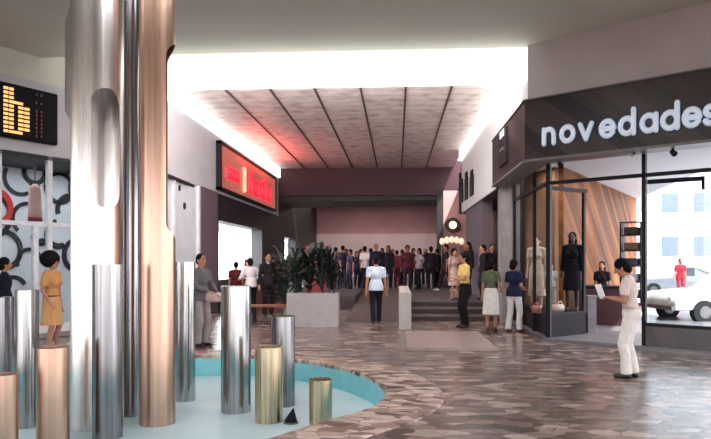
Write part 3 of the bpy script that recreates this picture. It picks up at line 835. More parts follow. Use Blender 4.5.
# ------------------------------------------------------------------ steps, ramp, upper floor, planter, parapet
y0 = lambda D: W(0, D).y
ys = [17.9, 18.55, 19.3]
for i, y in enumerate(ys):
    mb = MB(); mb.box(.34, XR + .1, y, (ys + [45])[i + 1] if i < 2 else 27, 0, .15 * (i + 1)); st = struct(mb.build('step_%d' % (i + 1) if False else 'floor_step', M['step'] if i < 2 else M['upfloor']))
    mb = MB(); mb.box(.34, XR + .1, y - .012, y, .15 * i, .15 * i + .12); mb.build('riser', M['riser'], st)
mb = MB(); mb.box(-5.5, 9, 27, 50, 0, .45); struct(mb.build('floor_upper', M['upfloor']))
mb = MB(); mb.add([(-1.4, 17.6, .0), (.05, 17.6, .0), (.05, 27, .45), (-1.4, 27, .45), (-1.4, 17.6, -.02), (.05, 17.6, -.02), (.05, 27, -.02), (-1.4, 27, -.02)],
                  [(0, 1, 2, 3), (4, 7, 6, 5), (0, 4, 5, 1), (1, 5, 6, 2), (2, 6, 7, 3), (3, 7, 4, 0)]); struct(mb.build('floor_ramp', M['step']))
mb = MB(); mb.box(.05, .34, 15.55, 19.4, 0, .9); struct(mb.build('wall_parapet', M['parapet'], bevel=.015))
mb = MB(); mb.box(-3.0, -1.42, 22, 27, 0, .45); struct(mb.build('floor_side', M['upfloor']))
mb = MB(); mb.box(.18, 1.84, 12.0, 14.9, 0, .055); struct(mb.build('floor_slab', M['slab'], bevel=.008))
pc = P(313.5, 16.5)
pt = empty('planter', v3(pc, 0), PSI * .3); tag(pt, 'pale concrete planter box full of dark plants before the ramp', 'planter')
mb = MB(); mb.box(-.64, .64, -.3, .3, 0, .06); mb.box(-.64, .64, -.3, -.24, .06, .84); mb.box(-.64, .64, .24, .3, .06, .84); mb.box(-.64, -.58, -.24, .24, .06, .84); mb.box(.58, .64, -.24, .24, .06, .84)
mb.build('box', M['planter'], pt); mb = MB(); mb.box(-.58, .58, -.24, .24, .06, .74); mb.build('soil', M['soil'], pt)


def plant(loc_, H, nl, spread, m, lab, seed, nm='potted_palm'):
    rn = random.Random(seed); t = empty(nm, loc_); tag(t, lab, 'plant', None)
    mb = MB(); st = MB()
    for i in range(5):
        a = rn.uniform(0, 2 * PI); st.bar((.04 * math.cos(a), .04 * math.sin(a), 0), (.12 * math.cos(a), .12 * math.sin(a), H * .55), .014, .008, 6)
    for i in range(nl):
        a = rn.uniform(0, 2 * PI); hb = rn.uniform(.1, .6) * H; L = rn.uniform(.35, 1) * spread; up = rn.uniform(.1, .5) * H
        w = rn.uniform(.025, .06)
        dx, dy = math.cos(a), math.sin(a); sx, sy = -dy, dx; vs = []
        for k in range(6):
            u = k / 5; r = L * u; z = hb + up * (1.9 * u - 1.25 * u * u); ww = w * (math.sin(PI * min(1, .15 + u * .85)) + .05)
            c = Vector((dx * r, dy * r, z)); vs += [c + Vector((sx, sy, 0)) * ww, c + Vector((0, 0, .25 * ww)), c - Vector((sx, sy, 0)) * ww]
        fs = []
        for k in range(5):
            b = k * 3; fs += [(b, b + 1, b + 4, b + 3), (b + 1, b + 2, b + 5, b + 4)]
        mb.add(vs, fs, True)
    st.build('stem', m, t); mb.build('foliage', m, t, fix=False)
    return t


for i, (dx, H, sp, lab) in enumerate([(-.45, 1.35, .6, 'dark spiky plant at the left end of the planter'), (-.1, 1.55, .6, 'tall dark plant in the middle left of the planter'),
                                      (.2, 1.6, .5, 'tall dark plant in the middle right of the planter'), (.46, 1.3, .4, 'dark drooping plant at the right end of the planter')]):
    plant(v3(pc + Vector((dx, 0)), .74), H, 90, sp, M['leaf'] if i % 2 else M['leaf2'], lab, 20 + i)
p = P(284, 19.5); plant(v3(p, 0), 2.3, 110, .8, M['leaf2'], 'big dark palm between the bar people and the planter', 31)
p = P(298, 22); plant(v3(p, 0), 2.4, 110, .8, M['leaf'], 'leafy dark palm behind the left end of the planter', 32)
# red panel behind the planter
p = P(316, 19.8); mb = MB(); mb.box(p.x - .32, p.x + .32, p.y, p.y + .05, 0.0, 2.1); tag(mb.build('red_panel', mat('dark_red_panel', (124, 34, 44), .5)), 'dark red standing panel behind the planter plants', 'panel')

# ------------------------------------------------------------------ far hall
mb = MB(); mb.box(-12, 9, 32.4, 32.9, 4.9, 6.6); struct(mb.build('wall_bulkhead', M['bulk']))
mb = MB(); mb.add([(-12, 32.6, 4.55), (9, 32.6, 4.75), (9, 36.5, 4.75), (-12, 36.5, 4.55), (-12, 32.6, 4.9), (9, 32.6, 4.9), (9, 36.5, 4.9), (-12, 36.5, 4.9)],
                  [(0, 3, 2, 1), (4, 5, 6, 7), (0, 1, 5, 4), (1, 2, 6, 5), (2, 3, 7, 6), (3, 0, 4, 7)]); struct(mb.build('ceiling_hall', M['dark']))
mb = MB(); mb.box(-12, 9, 36.5, 50, 5.9, 6.0); struct(mb.build('ceiling_far', M['dark']))
mb = MB(); mb.box(-12, 9, 48, 48.3, 3.6, 6.0); struct(mb.build('wall_back', M['pinkwall']))
mb = MB(); mb.box(-12, 9, 47.9, 48.3, .0, 3.6); struct(mb.build('wall_back_lower', M['palewall']))
pq = P(440, 31.0); mb = MB(); mb.box(pq.x - .15, pq.x + .15, pq.y - .15, pq.y + .15, .45, 5.0); struct(mb.build('column_far', M['dark']))
pq = P(452, 30.0); mb = MB(); mb.box(pq.x - .35, 9, pq.y + 1.2, pq.y + 1.4, .45, 5.0); struct(mb.build('wall_kiosk', M['pinkwall']))
mb = MB(); mb.box(XR + .32, 9, 27.62, 32.38, 5.1, 5.2); struct(mb.build('ceiling_kiosk', M['mauve']))
mb = MB(); mb.box(8.8, 9, 26, 50, 0, 6); struct(mb.build('wall_hall_right', M['maroon']))
mb = MB(); mb.box(XR, 9, 27.42, 27.6, 3.6, 6.5); struct(mb.build('wall_hall_front', M['maroon']))
# kiosk with round lamp
pk = P(451.5, 29.6)
kk = empty('kiosk', v3(pk, .45)); tag(kk, 'small lit food kiosk with a cream scalloped canopy at the far right', 'kiosk')
mb = MB(); mb.box(-.5, .5, -.3, .3, 0, 1.0); mb.build('counter', M['darkmaroon'], kk)
for sx in (-.44, .44):
    mb = MB(); mb.box(sx - .02, sx + .02, .2, .24, 1.0, 2.0); mb.build('post', M['alu'], kk)
mb = MB()
for i in range(5):
    x = -.44 + i * .22; mb.ell((x, -.15, 2.02 + .12 * math.cos((i - 2) * .6)), (.12, .2, .16))
mb.build('canopy', M['cream'], kk)
for i, dx in enumerate((-.3, -.1, .1, .3)):
    t = empty('bowl', v3(pk + Vector((dx, -.1)), 1.45)); tag(t, ('leftmost', 'second from left', 'third from left', 'rightmost')[i] + ' of four cream bowls on the kiosk counter', 'bowl', 'bowls on the kiosk counter')
    mb = MB(); mb.loft([((0, 0, 0), .04, .04), ((0, 0, .06), .085, .085), ((0, 0, .12), .095, .095)]); mb.build('bowl_body', M['bowl'], t)
pl_ = P(453, 30.9); pl_.y = P(452, 30.0).y + .995; zl = ZZ(225, depth(pl_))
ll = empty('round_lamp', v3(pl_, zl)); tag(ll, 'round glowing amber lamp on the pink wall above the kiosk', 'lamp')
mb = MB(); mb.bar((0, .2, 0), (0, -.02, 0), .36, seg=24); mb.build('backplate', M['dark'], ll)
mb = MB(); mb.ell((0, -.06, 0), (.17, .1, .17)); mb.build('globe', M['lampglow'], ll)

# ------------------------------------------------------------------ fountain tubes
def tube_obj(name, r, z0, z1, m, label, px, D, slots=(), wall=.012, parent=None):
    q = P(px, D); seg = 64
    mb = MB(); vs = []
    for rr, zs in ((r, (z0, z1)), (r - wall, (z1, z0 + .01))):
        for z in zs:
            for i in range(seg):
                t = 2 * PI * i / seg; vs.append((rr * math.cos(t), rr * math.sin(t), z))
    fs = [(k * seg + i, k * seg + (i + 1) % seg, (k + 1) * seg + (i + 1) % seg, (k + 1) * seg + i) for k in range(3) for i in range(seg)]
    fs += [tuple(range(seg))[::-1], tuple(range(3 * seg, 4 * seg))]
    mb.add(vs, fs, True)
    o = mb.build(name, m, loc=(q.x, q.y, 0))
    if slots:
        cut = []
        toc = math.atan2(-q.y, -q.x)       # direction back to the viewpoint
        for rel, hw, za, zb in slots:      # rel: degrees, + to the right as seen
            a = toc + math.radians(rel); d = Vector((math.cos(a), math.sin(a), 0)); s = Vector((-d.y, d.x, 0))
            pts = []
            for i in range(17):
                t = PI * i / 16; pts.append((hw * math.cos(t), zb - hw + hw * math.sin(t)))
            for i in range(17):
                t = PI + PI * i / 16; pts.append((hw * math.cos(t), za + hw + hw * math.sin(t)))
            c = MB(); n_ = len(pts)
            vv = [s * x + Vector((0, 0, z)) + d * .02 for x, z in pts] + [s * x + Vector((0, 0, z)) + d * (r * 1.6) for x, z in pts]
            c.add(vv, [tuple(range(n_)), tuple(range(n_, 2 * n_))[::-1]] + [(i, (i + 1) % n_, n_ + (i + 1) % n_, n_ + i) for i in range(n_)])
            co = c.build('cutter', m, loc=(q.x, q.y, 0)); cut.append(co)
            md = o.modifiers.new('slot', 'BOOLEAN'); md.operation = 'DIFFERENCE'; md.object = co; md.solver = 'EXACT'
        bpy.context.view_layer.update()
        dg = bpy.context.evaluated_depsgraph_get()
        me = bpy.data.meshes.new_from_object(o.evaluated_get(dg))
        o.modifiers.clear(); old = o.data; o.data = me; bpy.data.meshes.remove(old)
        for c in cut: bpy.data.objects.remove(c)
        for p_ in me.polygons: p_.use_smooth = True
    try:
        es = o.modifiers.new('edges', 'EDGE_SPLIT'); es.split_angle = math.radians(35)
    except Exception: pass
    tag(o, label, 'tube', 'fountain tubes')
    return o


B = -.35
Dz = 7.96
tube_obj('fountain_tube', 27.5 * Dz / F, B, 5.7, M['silver'], 'widest tall silver tube with a long oval slot facing the viewer', 95, Dz,
         [(24, 14.5 * Dz / F, ZZ(210, Dz), ZZ(93, Dz)), (8, 15 * Dz / F, ZZ(9, Dz), 5.4), (-92, 17 * Dz / F, ZZ(350, Dz), ZZ(113, Dz)), (-92, 17 * Dz / F, ZZ(28, Dz), 5.5)], wall=.015)
Dz = 8.06
tube_obj('fountain_tube', 17.5 * Dz / F, B, 5.7, M['gold'], 'tall pale bronze tube with a long cutout on its right side', 157.5, Dz, [(86, 15 * Dz / F, ZZ(238, Dz), ZZ(44, Dz))], wall=.012)
tube_obj('fountain_tube', .115, B, 5.6, M['chrome2'], 'tall slim dark steel tube between the wide silver and the bronze tube', 130, 8.45)
tube_obj('fountain_tube', .075, B, 5.5, M['silver'], 'thinnest tall pale tube tucked behind the bronze tube', 143, 8.75)
tube_obj('fountain_tube', .166, B, 1.62, M['chrome2'], 'chrome tube standing close in front of the wide silver tube', 107.5, 7.42)
tube_obj('fountain_tube', .147, B, ZZ(262, 9.38), M['chrome'], 'slender chrome tube right of the bronze tube, before the man in a jacket', 185, 9.38)
tube_obj('fountain_tube', .20, B, ZZ(286, 8.7), M['chrome'], 'broad mid height chrome tube with painted dark reflections in the pool centre', 236, 8.7)
tube_obj('fountain_tube', .165, B, ZZ(316, 9.05), M['chrome2'], 'short dull steel tube behind the brass tube', 283, 9.05)
tube_obj('fountain_tube', .175, B, ZZ(346.5, 8.16), M['brass'], 'short pale brass tube beside the black cone', 269, 8.16)
tube_obj('fountain_tube', .143, B, ZZ(379, 8.06), M['brass'], 'shortest brass tube, standing alone near the pool edge', 320.5, 8.06)
tube_obj('fountain_tube', .13, B, ZZ(297, 8.5), M['chrome2'], 'steel tube at the left edge of the pool before the dark clad person', 3, 8.5)
tube_obj('fountain_tube', .134, B, ZZ(290, 7.9), M['chrome'], 'chrome tube left of the woman in the tan dress', 27, 7.9)
tube_obj('fountain_tube', .125, B, ZZ(374, 6.7), M['gold'], 'low pale bronze tube at the lower left corner', 5, 6.7)
tube_obj('fountain_tube', .165, B, ZZ(347, 7.0), M['gold'], 'low wide bronze tube below the woman in the tan dress', 53, 7.0)
# cone lamp
q = P(291, 8.05); t = empty('pool_spotlight', v3(q, B)); tag(t, 'small black cone shaped pool spotlight beside the short brass tube', 'spotlight')
mb = MB(); mb.bar((0, 0, .02), (0.03, 0, .185), .085, .006, seg=18); mb.build('shade', M['black'], t)
mb = MB(); mb.bar((0, 0, 0), (0, 0, .02), .09, seg=18); mb.build('base', M['alu'], t)

# ------------------------------------------------------------------ people
SKIN = mat('skin', (176, 124, 98), .55, noise=.04)
SKIN2 = mat('skin_tan', (150, 100, 78), .55, noise=.04)
HAIR = mat('black_hair', (18, 13, 15), .85, noise=.2, scale=40, spec=.15)
HAIRB = mat('dark_brown_hair', (52, 34, 28), .8, noise=.2, scale=40)
EYE = mat('dark_eye', (24, 18, 18), .2); LIP = mat('lip', (140, 72, 66), .5)
SHOE = mat('black_shoe', (24, 20, 22), .35); SHOEB = mat('brown_shoe', (84, 52, 40), .4); SHOEW = mat('white_shoe', (220, 216, 214), .5)
_cl = {}


def cloth(c):
    if c not in _cl: _cl[c] = mat('fabric', c, .9, noise=.07, scale=14, spec=.2)
    return _cl[c]


def ik(a, t, l1, l2, pole):
    a, t = Vector(a), Vector(t); d = t - a; L = min(d.length, (l1 + l2) * .998); d = d.normalized()
    t = a + d * L
    x = (l1 * l1 - l2 * l2 + L * L) / (2 * L); h = math.sqrt(max(0, l1 * l1 - x * x))
    p = Vector(pole); p = (p - d * p.dot(d)).normalized()
    return a + d * x + p * h, t


def remesh(o, vox, sm=3):
    m_ = o.modifiers.new('skin', 'REMESH'); m_.mode = 'VOXEL'; m_.voxel_size = vox; m_.use_smooth_shade = True
    if sm:
        k = o.modifiers.new('soft', 'SMOOTH'); k.iterations = sm; k.factor = .5
    return o


def person(label, loc_, face, H=1.72, female=False, top=None, top_sleeve='short', bottom=None, bkind='trousers', hem=.55, shoe=SHOE, skin=SKIN, hair=HAIR, hstyle='short',
           hands=None, feet=None, lean=0.0, turn=0.0, nod=0.0, vox=.014, fingers=False, cat='person', nm='person', flare=1.0, belt=None, collar=None, face_parts=False, bodym=None):
    """face: world direction angle (radians) the person looks along; local front is -Y, left side +X"""
    s = H / 1.75
    root = empty(nm, loc_, face + PI / 2); tag(root, label, cat)
    sw = .165 if female else .19; hw = .095 if female else .09
    Rl = Matrix.Rotation(lean, 3, 'X'); piv = Vector((0, 0, .95))
    tp = lambda v: piv + Rl @ (Vector(v) - piv)
    Rh = Rl @ Matrix.Rotation(turn, 3, 'Z') @ Matrix.Rotation(nod, 3, 'X'); nb = tp((0, .015, 1.49))
    hp = lambda v: nb + Rh @ (Vector(v) - Vector((0, .015, 1.49)))
    hands = hands or {}; feet = feet or {}
    b = MB()
    S = lambda v: Vector(v) * s
    R = lambda r: r * s
    # head
    b.ell(S(hp((0, -.012, 1.645))), (R(.076), R(.096), R(.108)), Rh); b.ell(S(hp((0, -.045, 1.575))), (R(.054), R(.058), R(.06)), Rh)
    b.capsule(S(hp((0, -.104, 1.645))), S(hp((0, -.124, 1.612))), R(.010), R(.016)); b.ell(S(hp((0, -.094, 1.578))), (R(.024), R(.016), R(.012)), Rh)
    for q in (-1, 1): b.ell(S(hp((q * .078, .005, 1.63))), (R(.014), R(.022), R(.032)), Rh)
    b.capsule(S(tp((0, .02, 1.42))), S(hp((0, .005, 1.58))), R(.062 if not female else .05), R(.052 if not female else .045))
    # torso
    cw = .165 if not female else .145
    b.ell(S(tp((0, 0, 1.29))), (R(cw), R(.112), R(.19)), Rl); b.ell(S(tp((0, 0, 1.08))), (R(.142 if not female else .122), R(.10), R(.16)), Rl); b.ell(S((0, .012, .94)), (R(.16 if not female else .168), R(.12), R(.13)))
    if female:
        for q in (-1, 1): b.ell(S(tp((q * .07, -.085, 1.27))), (R(.062), R(.06), R(.062)), Rl)
    sh, el, wr, hip, kn, an_ = {}, {}, {}, {}, {}, {}
    for q in (-1, 1):
        sh[q] = tp((q * sw, .005, 1.415))
        b.capsule(S(tp((0, .015, 1.45))), S(sh[q]), R(.06), R(.056))
        tgt = hands.get(q, (q * (sw + .06), -.02, .86))
        pole = hands.get('pole%d' % q, (q * .35, 1, -.25))
        el[q], wr[q] = ik(sh[q], tgt, .29, .26, pole)
        b.capsule(S(sh[q]), S(el[q]), R(.05 if not female else .042), R(.037 if not female else .033)); b.capsule(S(el[q]), S(wr[q]), R(.038 if not female else .033), R(.026 if not female else .023))
        d = (wr[q] - el[q]).normalized()
        side = Vector((q, 0, 0)); side = (side - d * side.dot(d)).normalized(); nrm = d.cross(side)
        pc_ = wr[q] + d * .055
        m3 = Matrix((nrm, side, d)).transposed()
        b.ell(S(pc_), (R(.018), R(.038), R(.052)), m3)
        fr_ = .0085
        if fingers:
            for i, (off, Lf) in enumerate(((-.03, .066), (-.01, .076), (.011, .072), (.03, .056))):
                # thumb side is forward (-side for hanging arms): order index..little
                a = wr[q] + d * .095 - side * off * (-1) * 1.0
                k1 = a + d * Lf * .5 + nrm * (.012 * (1 if nrm.y < 0 else -1)); k2 = k1 + d * Lf * .4 + nrm * (.026 * (1 if nrm.y < 0 else -1))
                b.capsule(S(a - d * .02), S(k1), R(fr_ + .001), R(fr_), 8); b.capsule(S(k1), S(k2), R(fr_), R(fr_ - .001), 8)
            a = wr[q] + d * .03 - side * .03
            k1 = a + d * .035 - side * .028; b.capsule(S(a), S(k1), R(.012), R(.0105), 8); b.capsule(S(k1), S(k1 + d * .035 - side * .004), R(.0105), R(.009), 8)
        else:
            b.ell(S(pc_ + d * .06), (R(.015), R(.032), R(.045)), m3)
        hip[q] = Vector((q * hw, .005, .92))
        ft = feet.get(q, (q * .095, .0, .08)); kp = feet.get('pole%d' % q, (q * .08, -1, 0))
        kn[q], an_[q] = ik(hip[q], ft, .435, .42, kp)
        b.capsule(S(hip[q]), S(kn[q]), R(.083), R(.053)); b.capsule(S(kn[q]), S(kn[q] * .6 + an_[q] * .4 + Vector((0, .018, 0))), R(.052), R(.05)); b.capsule(S(kn[q] * .6 + an_[q] * .4 + Vector((0, .018, 0))), S(an_[q]), R(.05), R(.036))
        b.capsule(S(an_[q] + Vector((0, .025, -.035))), S(an_[q] + Vector((q * .015, -.14, -.05))), R(.036), R(.026))
    remesh(b.build('body', bodym or skin, root, fix=False), vox if not fingers else min(vox, .0085), 2)
    # shoes
    if shoe is not None:
        for q in (-1, 1):
            k = MB(); a = an_[q]
            k.capsule(S(a + Vector((0, .03, -.04))), S(a + Vector((q * .015, -.15, -.048))), R(.043), R(.033)); k.capsule(S(a + Vector((0, .02, -.03))), S(a + Vector((0, .005, .0))), R(.045), R(.044))
            remesh(k.build('shoe', shoe, root, fix=False), max(vox, .012), 1)
    # top
    if top is not None:
        k = MB(); f = .016
        k.ell(S(tp((0, 0, 1.285))), (R(cw + f), R(.112 + f), R(.185)), Rl); k.ell(S(tp((0, 0, 1.08))), (R((.142 if not female else .124) + f), R(.10 + f * .8), R(.17)), Rl)
        k.capsule(S(tp((0, .014, 1.40))), S(tp((0, .014, 1.475))), R(.085), R(.066), flat_b=True)
        if bkind == 'trousers' and belt is None: k.loft([(S((0, .005, 1.12)), R(.152 if not female else .136), R(.112)), (S((0, .01, 1.04)), R(.18), R(.14)), (S((0, .01, .95)), R(.198), R(.156)), (S((0, .01, .87)), R(.205), R(.166))])
        elif bkind == 'dress': k.ell(S((0, .01, .96)), (R(.175), R(.13), R(.15)))
        if female:
            for q in (-1, 1): k.ell(S(tp((q * .07, -.088, 1.27))), (R(.07), R(.068), R(.07)), Rl)
        for q in (-1, 1):
            k.capsule(S(tp((0, .014, 1.448))), S(sh[q]), R(.066), R(.066))
            if top_sleeve == 'short':
                k.capsule(S(sh[q]), S(sh[q].lerp(el[q], .72)), R(.064), R(.062), flat_b=True)
            elif top_sleeve == 'long':
                k.capsule(S(sh[q]), S(el[q]), R(.064), R(.052)); k.capsule(S(el[q]), S(wr[q].lerp(el[q], .04)), R(.052), R(.042), flat_b=True)
        remesh(k.build('shirt' if bkind != 'dress' else 'bodice', top, root, fix=False), max(vox, .012), 3)
    if collar is not None:
        k = MB(); c_ = tp((0, .012, 1.465)); k.bar(S(c_ + Vector((0, .0, -.015))), S(c_ + Vector((0, .004, .03))), R(.07), R(.062), 18); k.build('collar', collar, root)
    if bottom is not None:
        k = MB()
        if bkind == 'trousers':
            k.ell(S((0, .014, .94)), (R(.172 if not female else .184), R(.136 if not female else .142), R(.138))); k.loft([(S((0, .01, 1.035)), R(.166), R(.126)), (S((0, .01, .93)), R(.176), R(.135))])
            for q in (-1, 1):
                k.capsule(S(hip[q]), S(kn[q]), R(.099), R(.076)); k.capsule(S(kn[q]), S(kn[q].lerp(an_[q], .42) + Vector((0, .016, 0))), R(.076), R(.072)); k.capsule(S(kn[q].lerp(an_[q], .42) + Vector((0, .016, 0))), S(an_[q] + Vector((0, 0, -.015))), R(.072), R(.064 * flare), flat_b=True)
            remesh(k.build('trousers', bottom, root, fix=False), max(vox, .012), 3)
        else:
            k.loft([(S((0, .01, 1.07)), R(.15), R(.124)), (S((0, .01, .95)), R(.182), R(.14)), (S((0, 0, .75)), R(.19), R(.155)), (S((0, 0, hem)), R(.215), R(.19))])
            remesh(k.build('skirt', bottom, root, fix=False), max(vox, .012), 3)
    if belt is not None:
        k = MB(); k.loft([(S((0, .01, 1.045)), R(.168), R(.128)), (S((0, .01, 1.015)), R(.171), R(.131))]); k.build('belt', belt, root)
    # hair
    if hstyle != 'none':
        k = MB()
        if hstyle == 'short':
            k.ell(S(hp((0, .012, 1.672))), (R(.088), R(.098), R(.1)), Rh); k.ell(S(hp((0, .05, 1.625))), (R(.074), R(.062), R(.08)), Rh)
        elif hstyle == 'full':
            k.ell(S(hp((0, .015, 1.675))), (R(.1), R(.105), R(.108)), Rh); k.ell(S(hp((0, .055, 1.61))), (R(.092), R(.07), R(.1)), Rh)
        elif hstyle == 'afro':
            k.ell(S(hp((0, .045, 1.70))), (R(.195), R(.16), R(.165)), Rh)
        elif hstyle == 'long':
            k.ell(S(hp((0, .015, 1.672))), (R(.094), R(.102), R(.104)), Rh); k.ell(S(hp((0, .06, 1.56))), (R(.1), R(.062), R(.17)), Rh)
        remesh(k.build('hair', hair, root, fix=False), max(vox * .8, .011), 1)
    if face_parts:
        for q in (-1, 1):
            k = MB(); k.ell(S(hp((q * .031, -.098, 1.65))), (R(.013), R(.008), R(.008)), Rh); k.build('eye', EYE, root, fix=False)
            k = MB(); k.capsule(S(hp((q * .018, -.104, 1.672))), S(hp((q * .046, -.094, 1.672))), R(.005), R(.004), 6); k.build('eyebrow', hair, root, fix=False)
        k = MB(); k.ell(S(hp((0, -.106, 1.578))), (R(.024), R(.007), R(.008)), Rh); k.build('mouth', LIP, root, fix=False)
    return root


def toward(px, D, ang=0):            # world angle looking back to the viewpoint, turned by ang degrees (positive = towards photo left... anticlockwise)
    q = P(px, D); return math.atan2(-q.y, -q.x) + math.radians(ang)


def stand(px, D, z=0): return v3(P(px, D), z)


LEFTW = PI + PSI; RIGHTW = PSI; AWAY = PI / 2 + PSI; NEARW = -PI / 2 + PSI
c = cloth
# man in white near the shop (back three-quarter, looking down at papers, facing left)
mw = person('man in pale pink shirt and white trousers reading papers on the right', stand(631, 9.2), LEFTW - .55, 1.70, top=c((226, 206, 202)), top_sleeve='short', bottom=c((236, 228, 224)),
       hands={-1: (-.10, -.25, 1.16), 1: (.10, -.27, 1.16), 'pole-1': (-.6, .5, -1), 'pole1': (.6, .5, -1)}, feet={-1: (-.07, .03, .08), 1: (.08, -.05, .08)}, lean=.09, nod=.45, vox=.011, fingers=True, flare=1.25, hstyle='full', face_parts=True, belt=c((206, 190, 186)))
pos = mw.matrix_basis @ Vector((0, -.335, 1.16))
pp = empty('newspaper', pos, LEFTW - .55 + PI / 2); tag(pp, 'white folded papers held open by the man in white', 'papers')
for q in (-1, 1):
    mb = MB(); y = 0
    mb.add([(0, -.02, -.05), (q * .2, -.05, -.04), (q * .2, -.12, .16), (0, -.09, .16), (0, -.012, -.05), (q * .2, -.042, -.04), (q * .2, -.112, .16), (0, -.082, .16)],
           [(0, 1, 2, 3), (4, 7, 6, 5), (0, 4, 5, 1), (1, 5, 6, 2), (2, 6, 7, 3), (3, 7, 4, 0)]); mb.build('sheet', M['paper'], pp)
# walker seen from behind
person('man in light blue shirt and dark trousers walking away up the ramp', stand(376, 17.0, .0), AWAY, 1.76, top=c((196, 208, 222)), bottom=c((34, 30, 44)), hands={-1: (-.26, -.05, .86), 1: (.25, .04, .85)},
       feet={-1: (-.07, -.12, .08), 1: (.07, .14, .09)}, vox=.012, fingers=True)
# yellow shirt
person('man in yellow shirt and black trousers standing before the steps', stand(465, 16.1), LEFTW + .2, 1.84, top=c((222, 192, 120)), bottom=c((26, 22, 28)), hands={-1: (-.1, -.27, 1.1), 1: (.08, -.3, 1.16), 'pole-1': (-.6, .4, -1), 'pole1': (.6, .4, -1)},
       lean=.05, vox=.012, fingers=True, hstyle='full', belt=SHOE, face_parts=True)
person('woman in green top and white skirt standing with her back turned', stand(491, 15.2), AWAY - .5, 1.66, female=True, top=c((92, 98, 76)), bottom=c((224, 218, 214)), bkind='skirt', hem=.42, hstyle='full', shoe=SHOEB, vox=.012, fingers=True,
       hands={-1: (-.2, -.2, 1.0)})
person('woman in navy top and white trousers looking into the shop window', stand(514, 15.1), AWAY - .75, 1.66, female=True, top=c((32, 36, 66)), bottom=c((234, 230, 230)), hstyle='full', shoe=SHOEB, vox=.012, fingers=True, flare=1.25,
       hands={-1: (-.15, -.22, 1.05)}, feet={-1: (-.1, -.1, .08), 1: (.1, .1, .08)})
# woman in tan dress
person('woman with a big dark afro in a belted tan dress behind the pool', stand(52, 11.75), RIGHTW - .2, 1.74, female=True, top=c((204, 146, 92)), bottom=c((210, 158, 108)), bkind='dress', hem=.50, hstyle='afro', shoe=SHOEB, vox=.012, fingers=True,
       belt=c((120, 72, 44)), face_parts=True, hands={-1: (-.22, -.12, .92)})
person('person in dark navy clothes at the left edge behind the pool', stand(5, 12.2), RIGHTW + .6, 1.7, top=c((30, 30, 48)), top_sleeve='long', bottom=c((30, 28, 40)), vox=.014, hstyle='full')
person('man in a grey jacket and pale trousers beside the slender chrome tube', stand(201, 12.6), RIGHTW - .55, 1.78, top=c((104, 98, 102)), top_sleeve='long', bottom=c((150, 140, 140)), hstyle='short', vox=.012, fingers=True, face_parts=True,
       hands={-1: (-.1, -.3, 1.05), 1: (.16, -.28, 1.0), 'pole-1': (-.6, .4, -1), 'pole1': (.6, .4, -1)}, flare=1.2)
q = P(201, 12.6)
# bag of the jacket man
t = empty('shoulder_bag', stand(214, 12.55, .86), .3); tag(t, 'pale pink bag held by the man in the grey jacket', 'bag')
mb = MB(); mb.loft([((0, 0, 0), .16, .05), ((0, 0, .1), .17, .07), ((0, 0, .18), .14, .04)]); mb.build('body', mat('pink_bag', (206, 170, 172), .5), t)
mb = MB(); mb.capsule((-.1, 0, .17), (0, 0, .26), .01, .01, 6); mb.capsule((.1, 0, .17), (0, 0, .26), .01, .01, 6); mb.build('strap', SHOEB, t)
# bar people
person('person in white shirt leaning on the bar counter', stand(251, 19.6), AWAY + .5, 1.72, top=c((224, 216, 220)), top_sleeve='long', bottom=c((30, 26, 34)), hands={-1: (-.28, -.32, 1.1), 1: (.28, -.32, 1.1)}, lean=.15, hstyle='full', vox=.014)
person('dark haired woman facing out behind the bar counter', v3(Vector((XL + .15, 24.8)), 0), -.25, 1.68, female=True, top=c((190, 180, 186)), bottom=c((40, 36, 44)), hstyle='long', vox=.016, face_parts=True)
person('person in black with pale scarf standing by the bar end', stand(268, 19.4), NEARW + .4, 1.86, top=c((34, 28, 34)), top_sleeve='long', bottom=c((28, 24, 30)), hstyle='short', vox=.014, collar=c((206, 200, 206)), face_parts=True)
person('person in dark red top sitting close to the bar near the pillar', stand(236, 20.6), AWAY + .3, 1.6, top=c((90, 30, 40)), bottom=c((30, 26, 34)), vox=.016)
# two dark figures by the column
person('dark clothed person near the maroon recess, nearer the mauve wall', stand(483, 19.9, .45), LEFTW, 1.68, top=c((40, 32, 42)), top_sleeve='long', bottom=c((32, 26, 36)), vox=.016)
person('dark clothed person near the maroon recess, nearer the grey column', stand(492, 20.3, .45), NEARW, 1.7, top=c((34, 28, 36)), top_sleeve='long', bottom=c((30, 26, 34)), vox=.016)
person('woman in pale dress on the steps left of the yellow shirt', stand(454, 19.9, .45), NEARW + .5, 1.55, female=True, top=c((178, 150, 146)), bottom=c((190, 164, 158)), bkind='dress', hem=.5, vox=.016, hstyle='full')
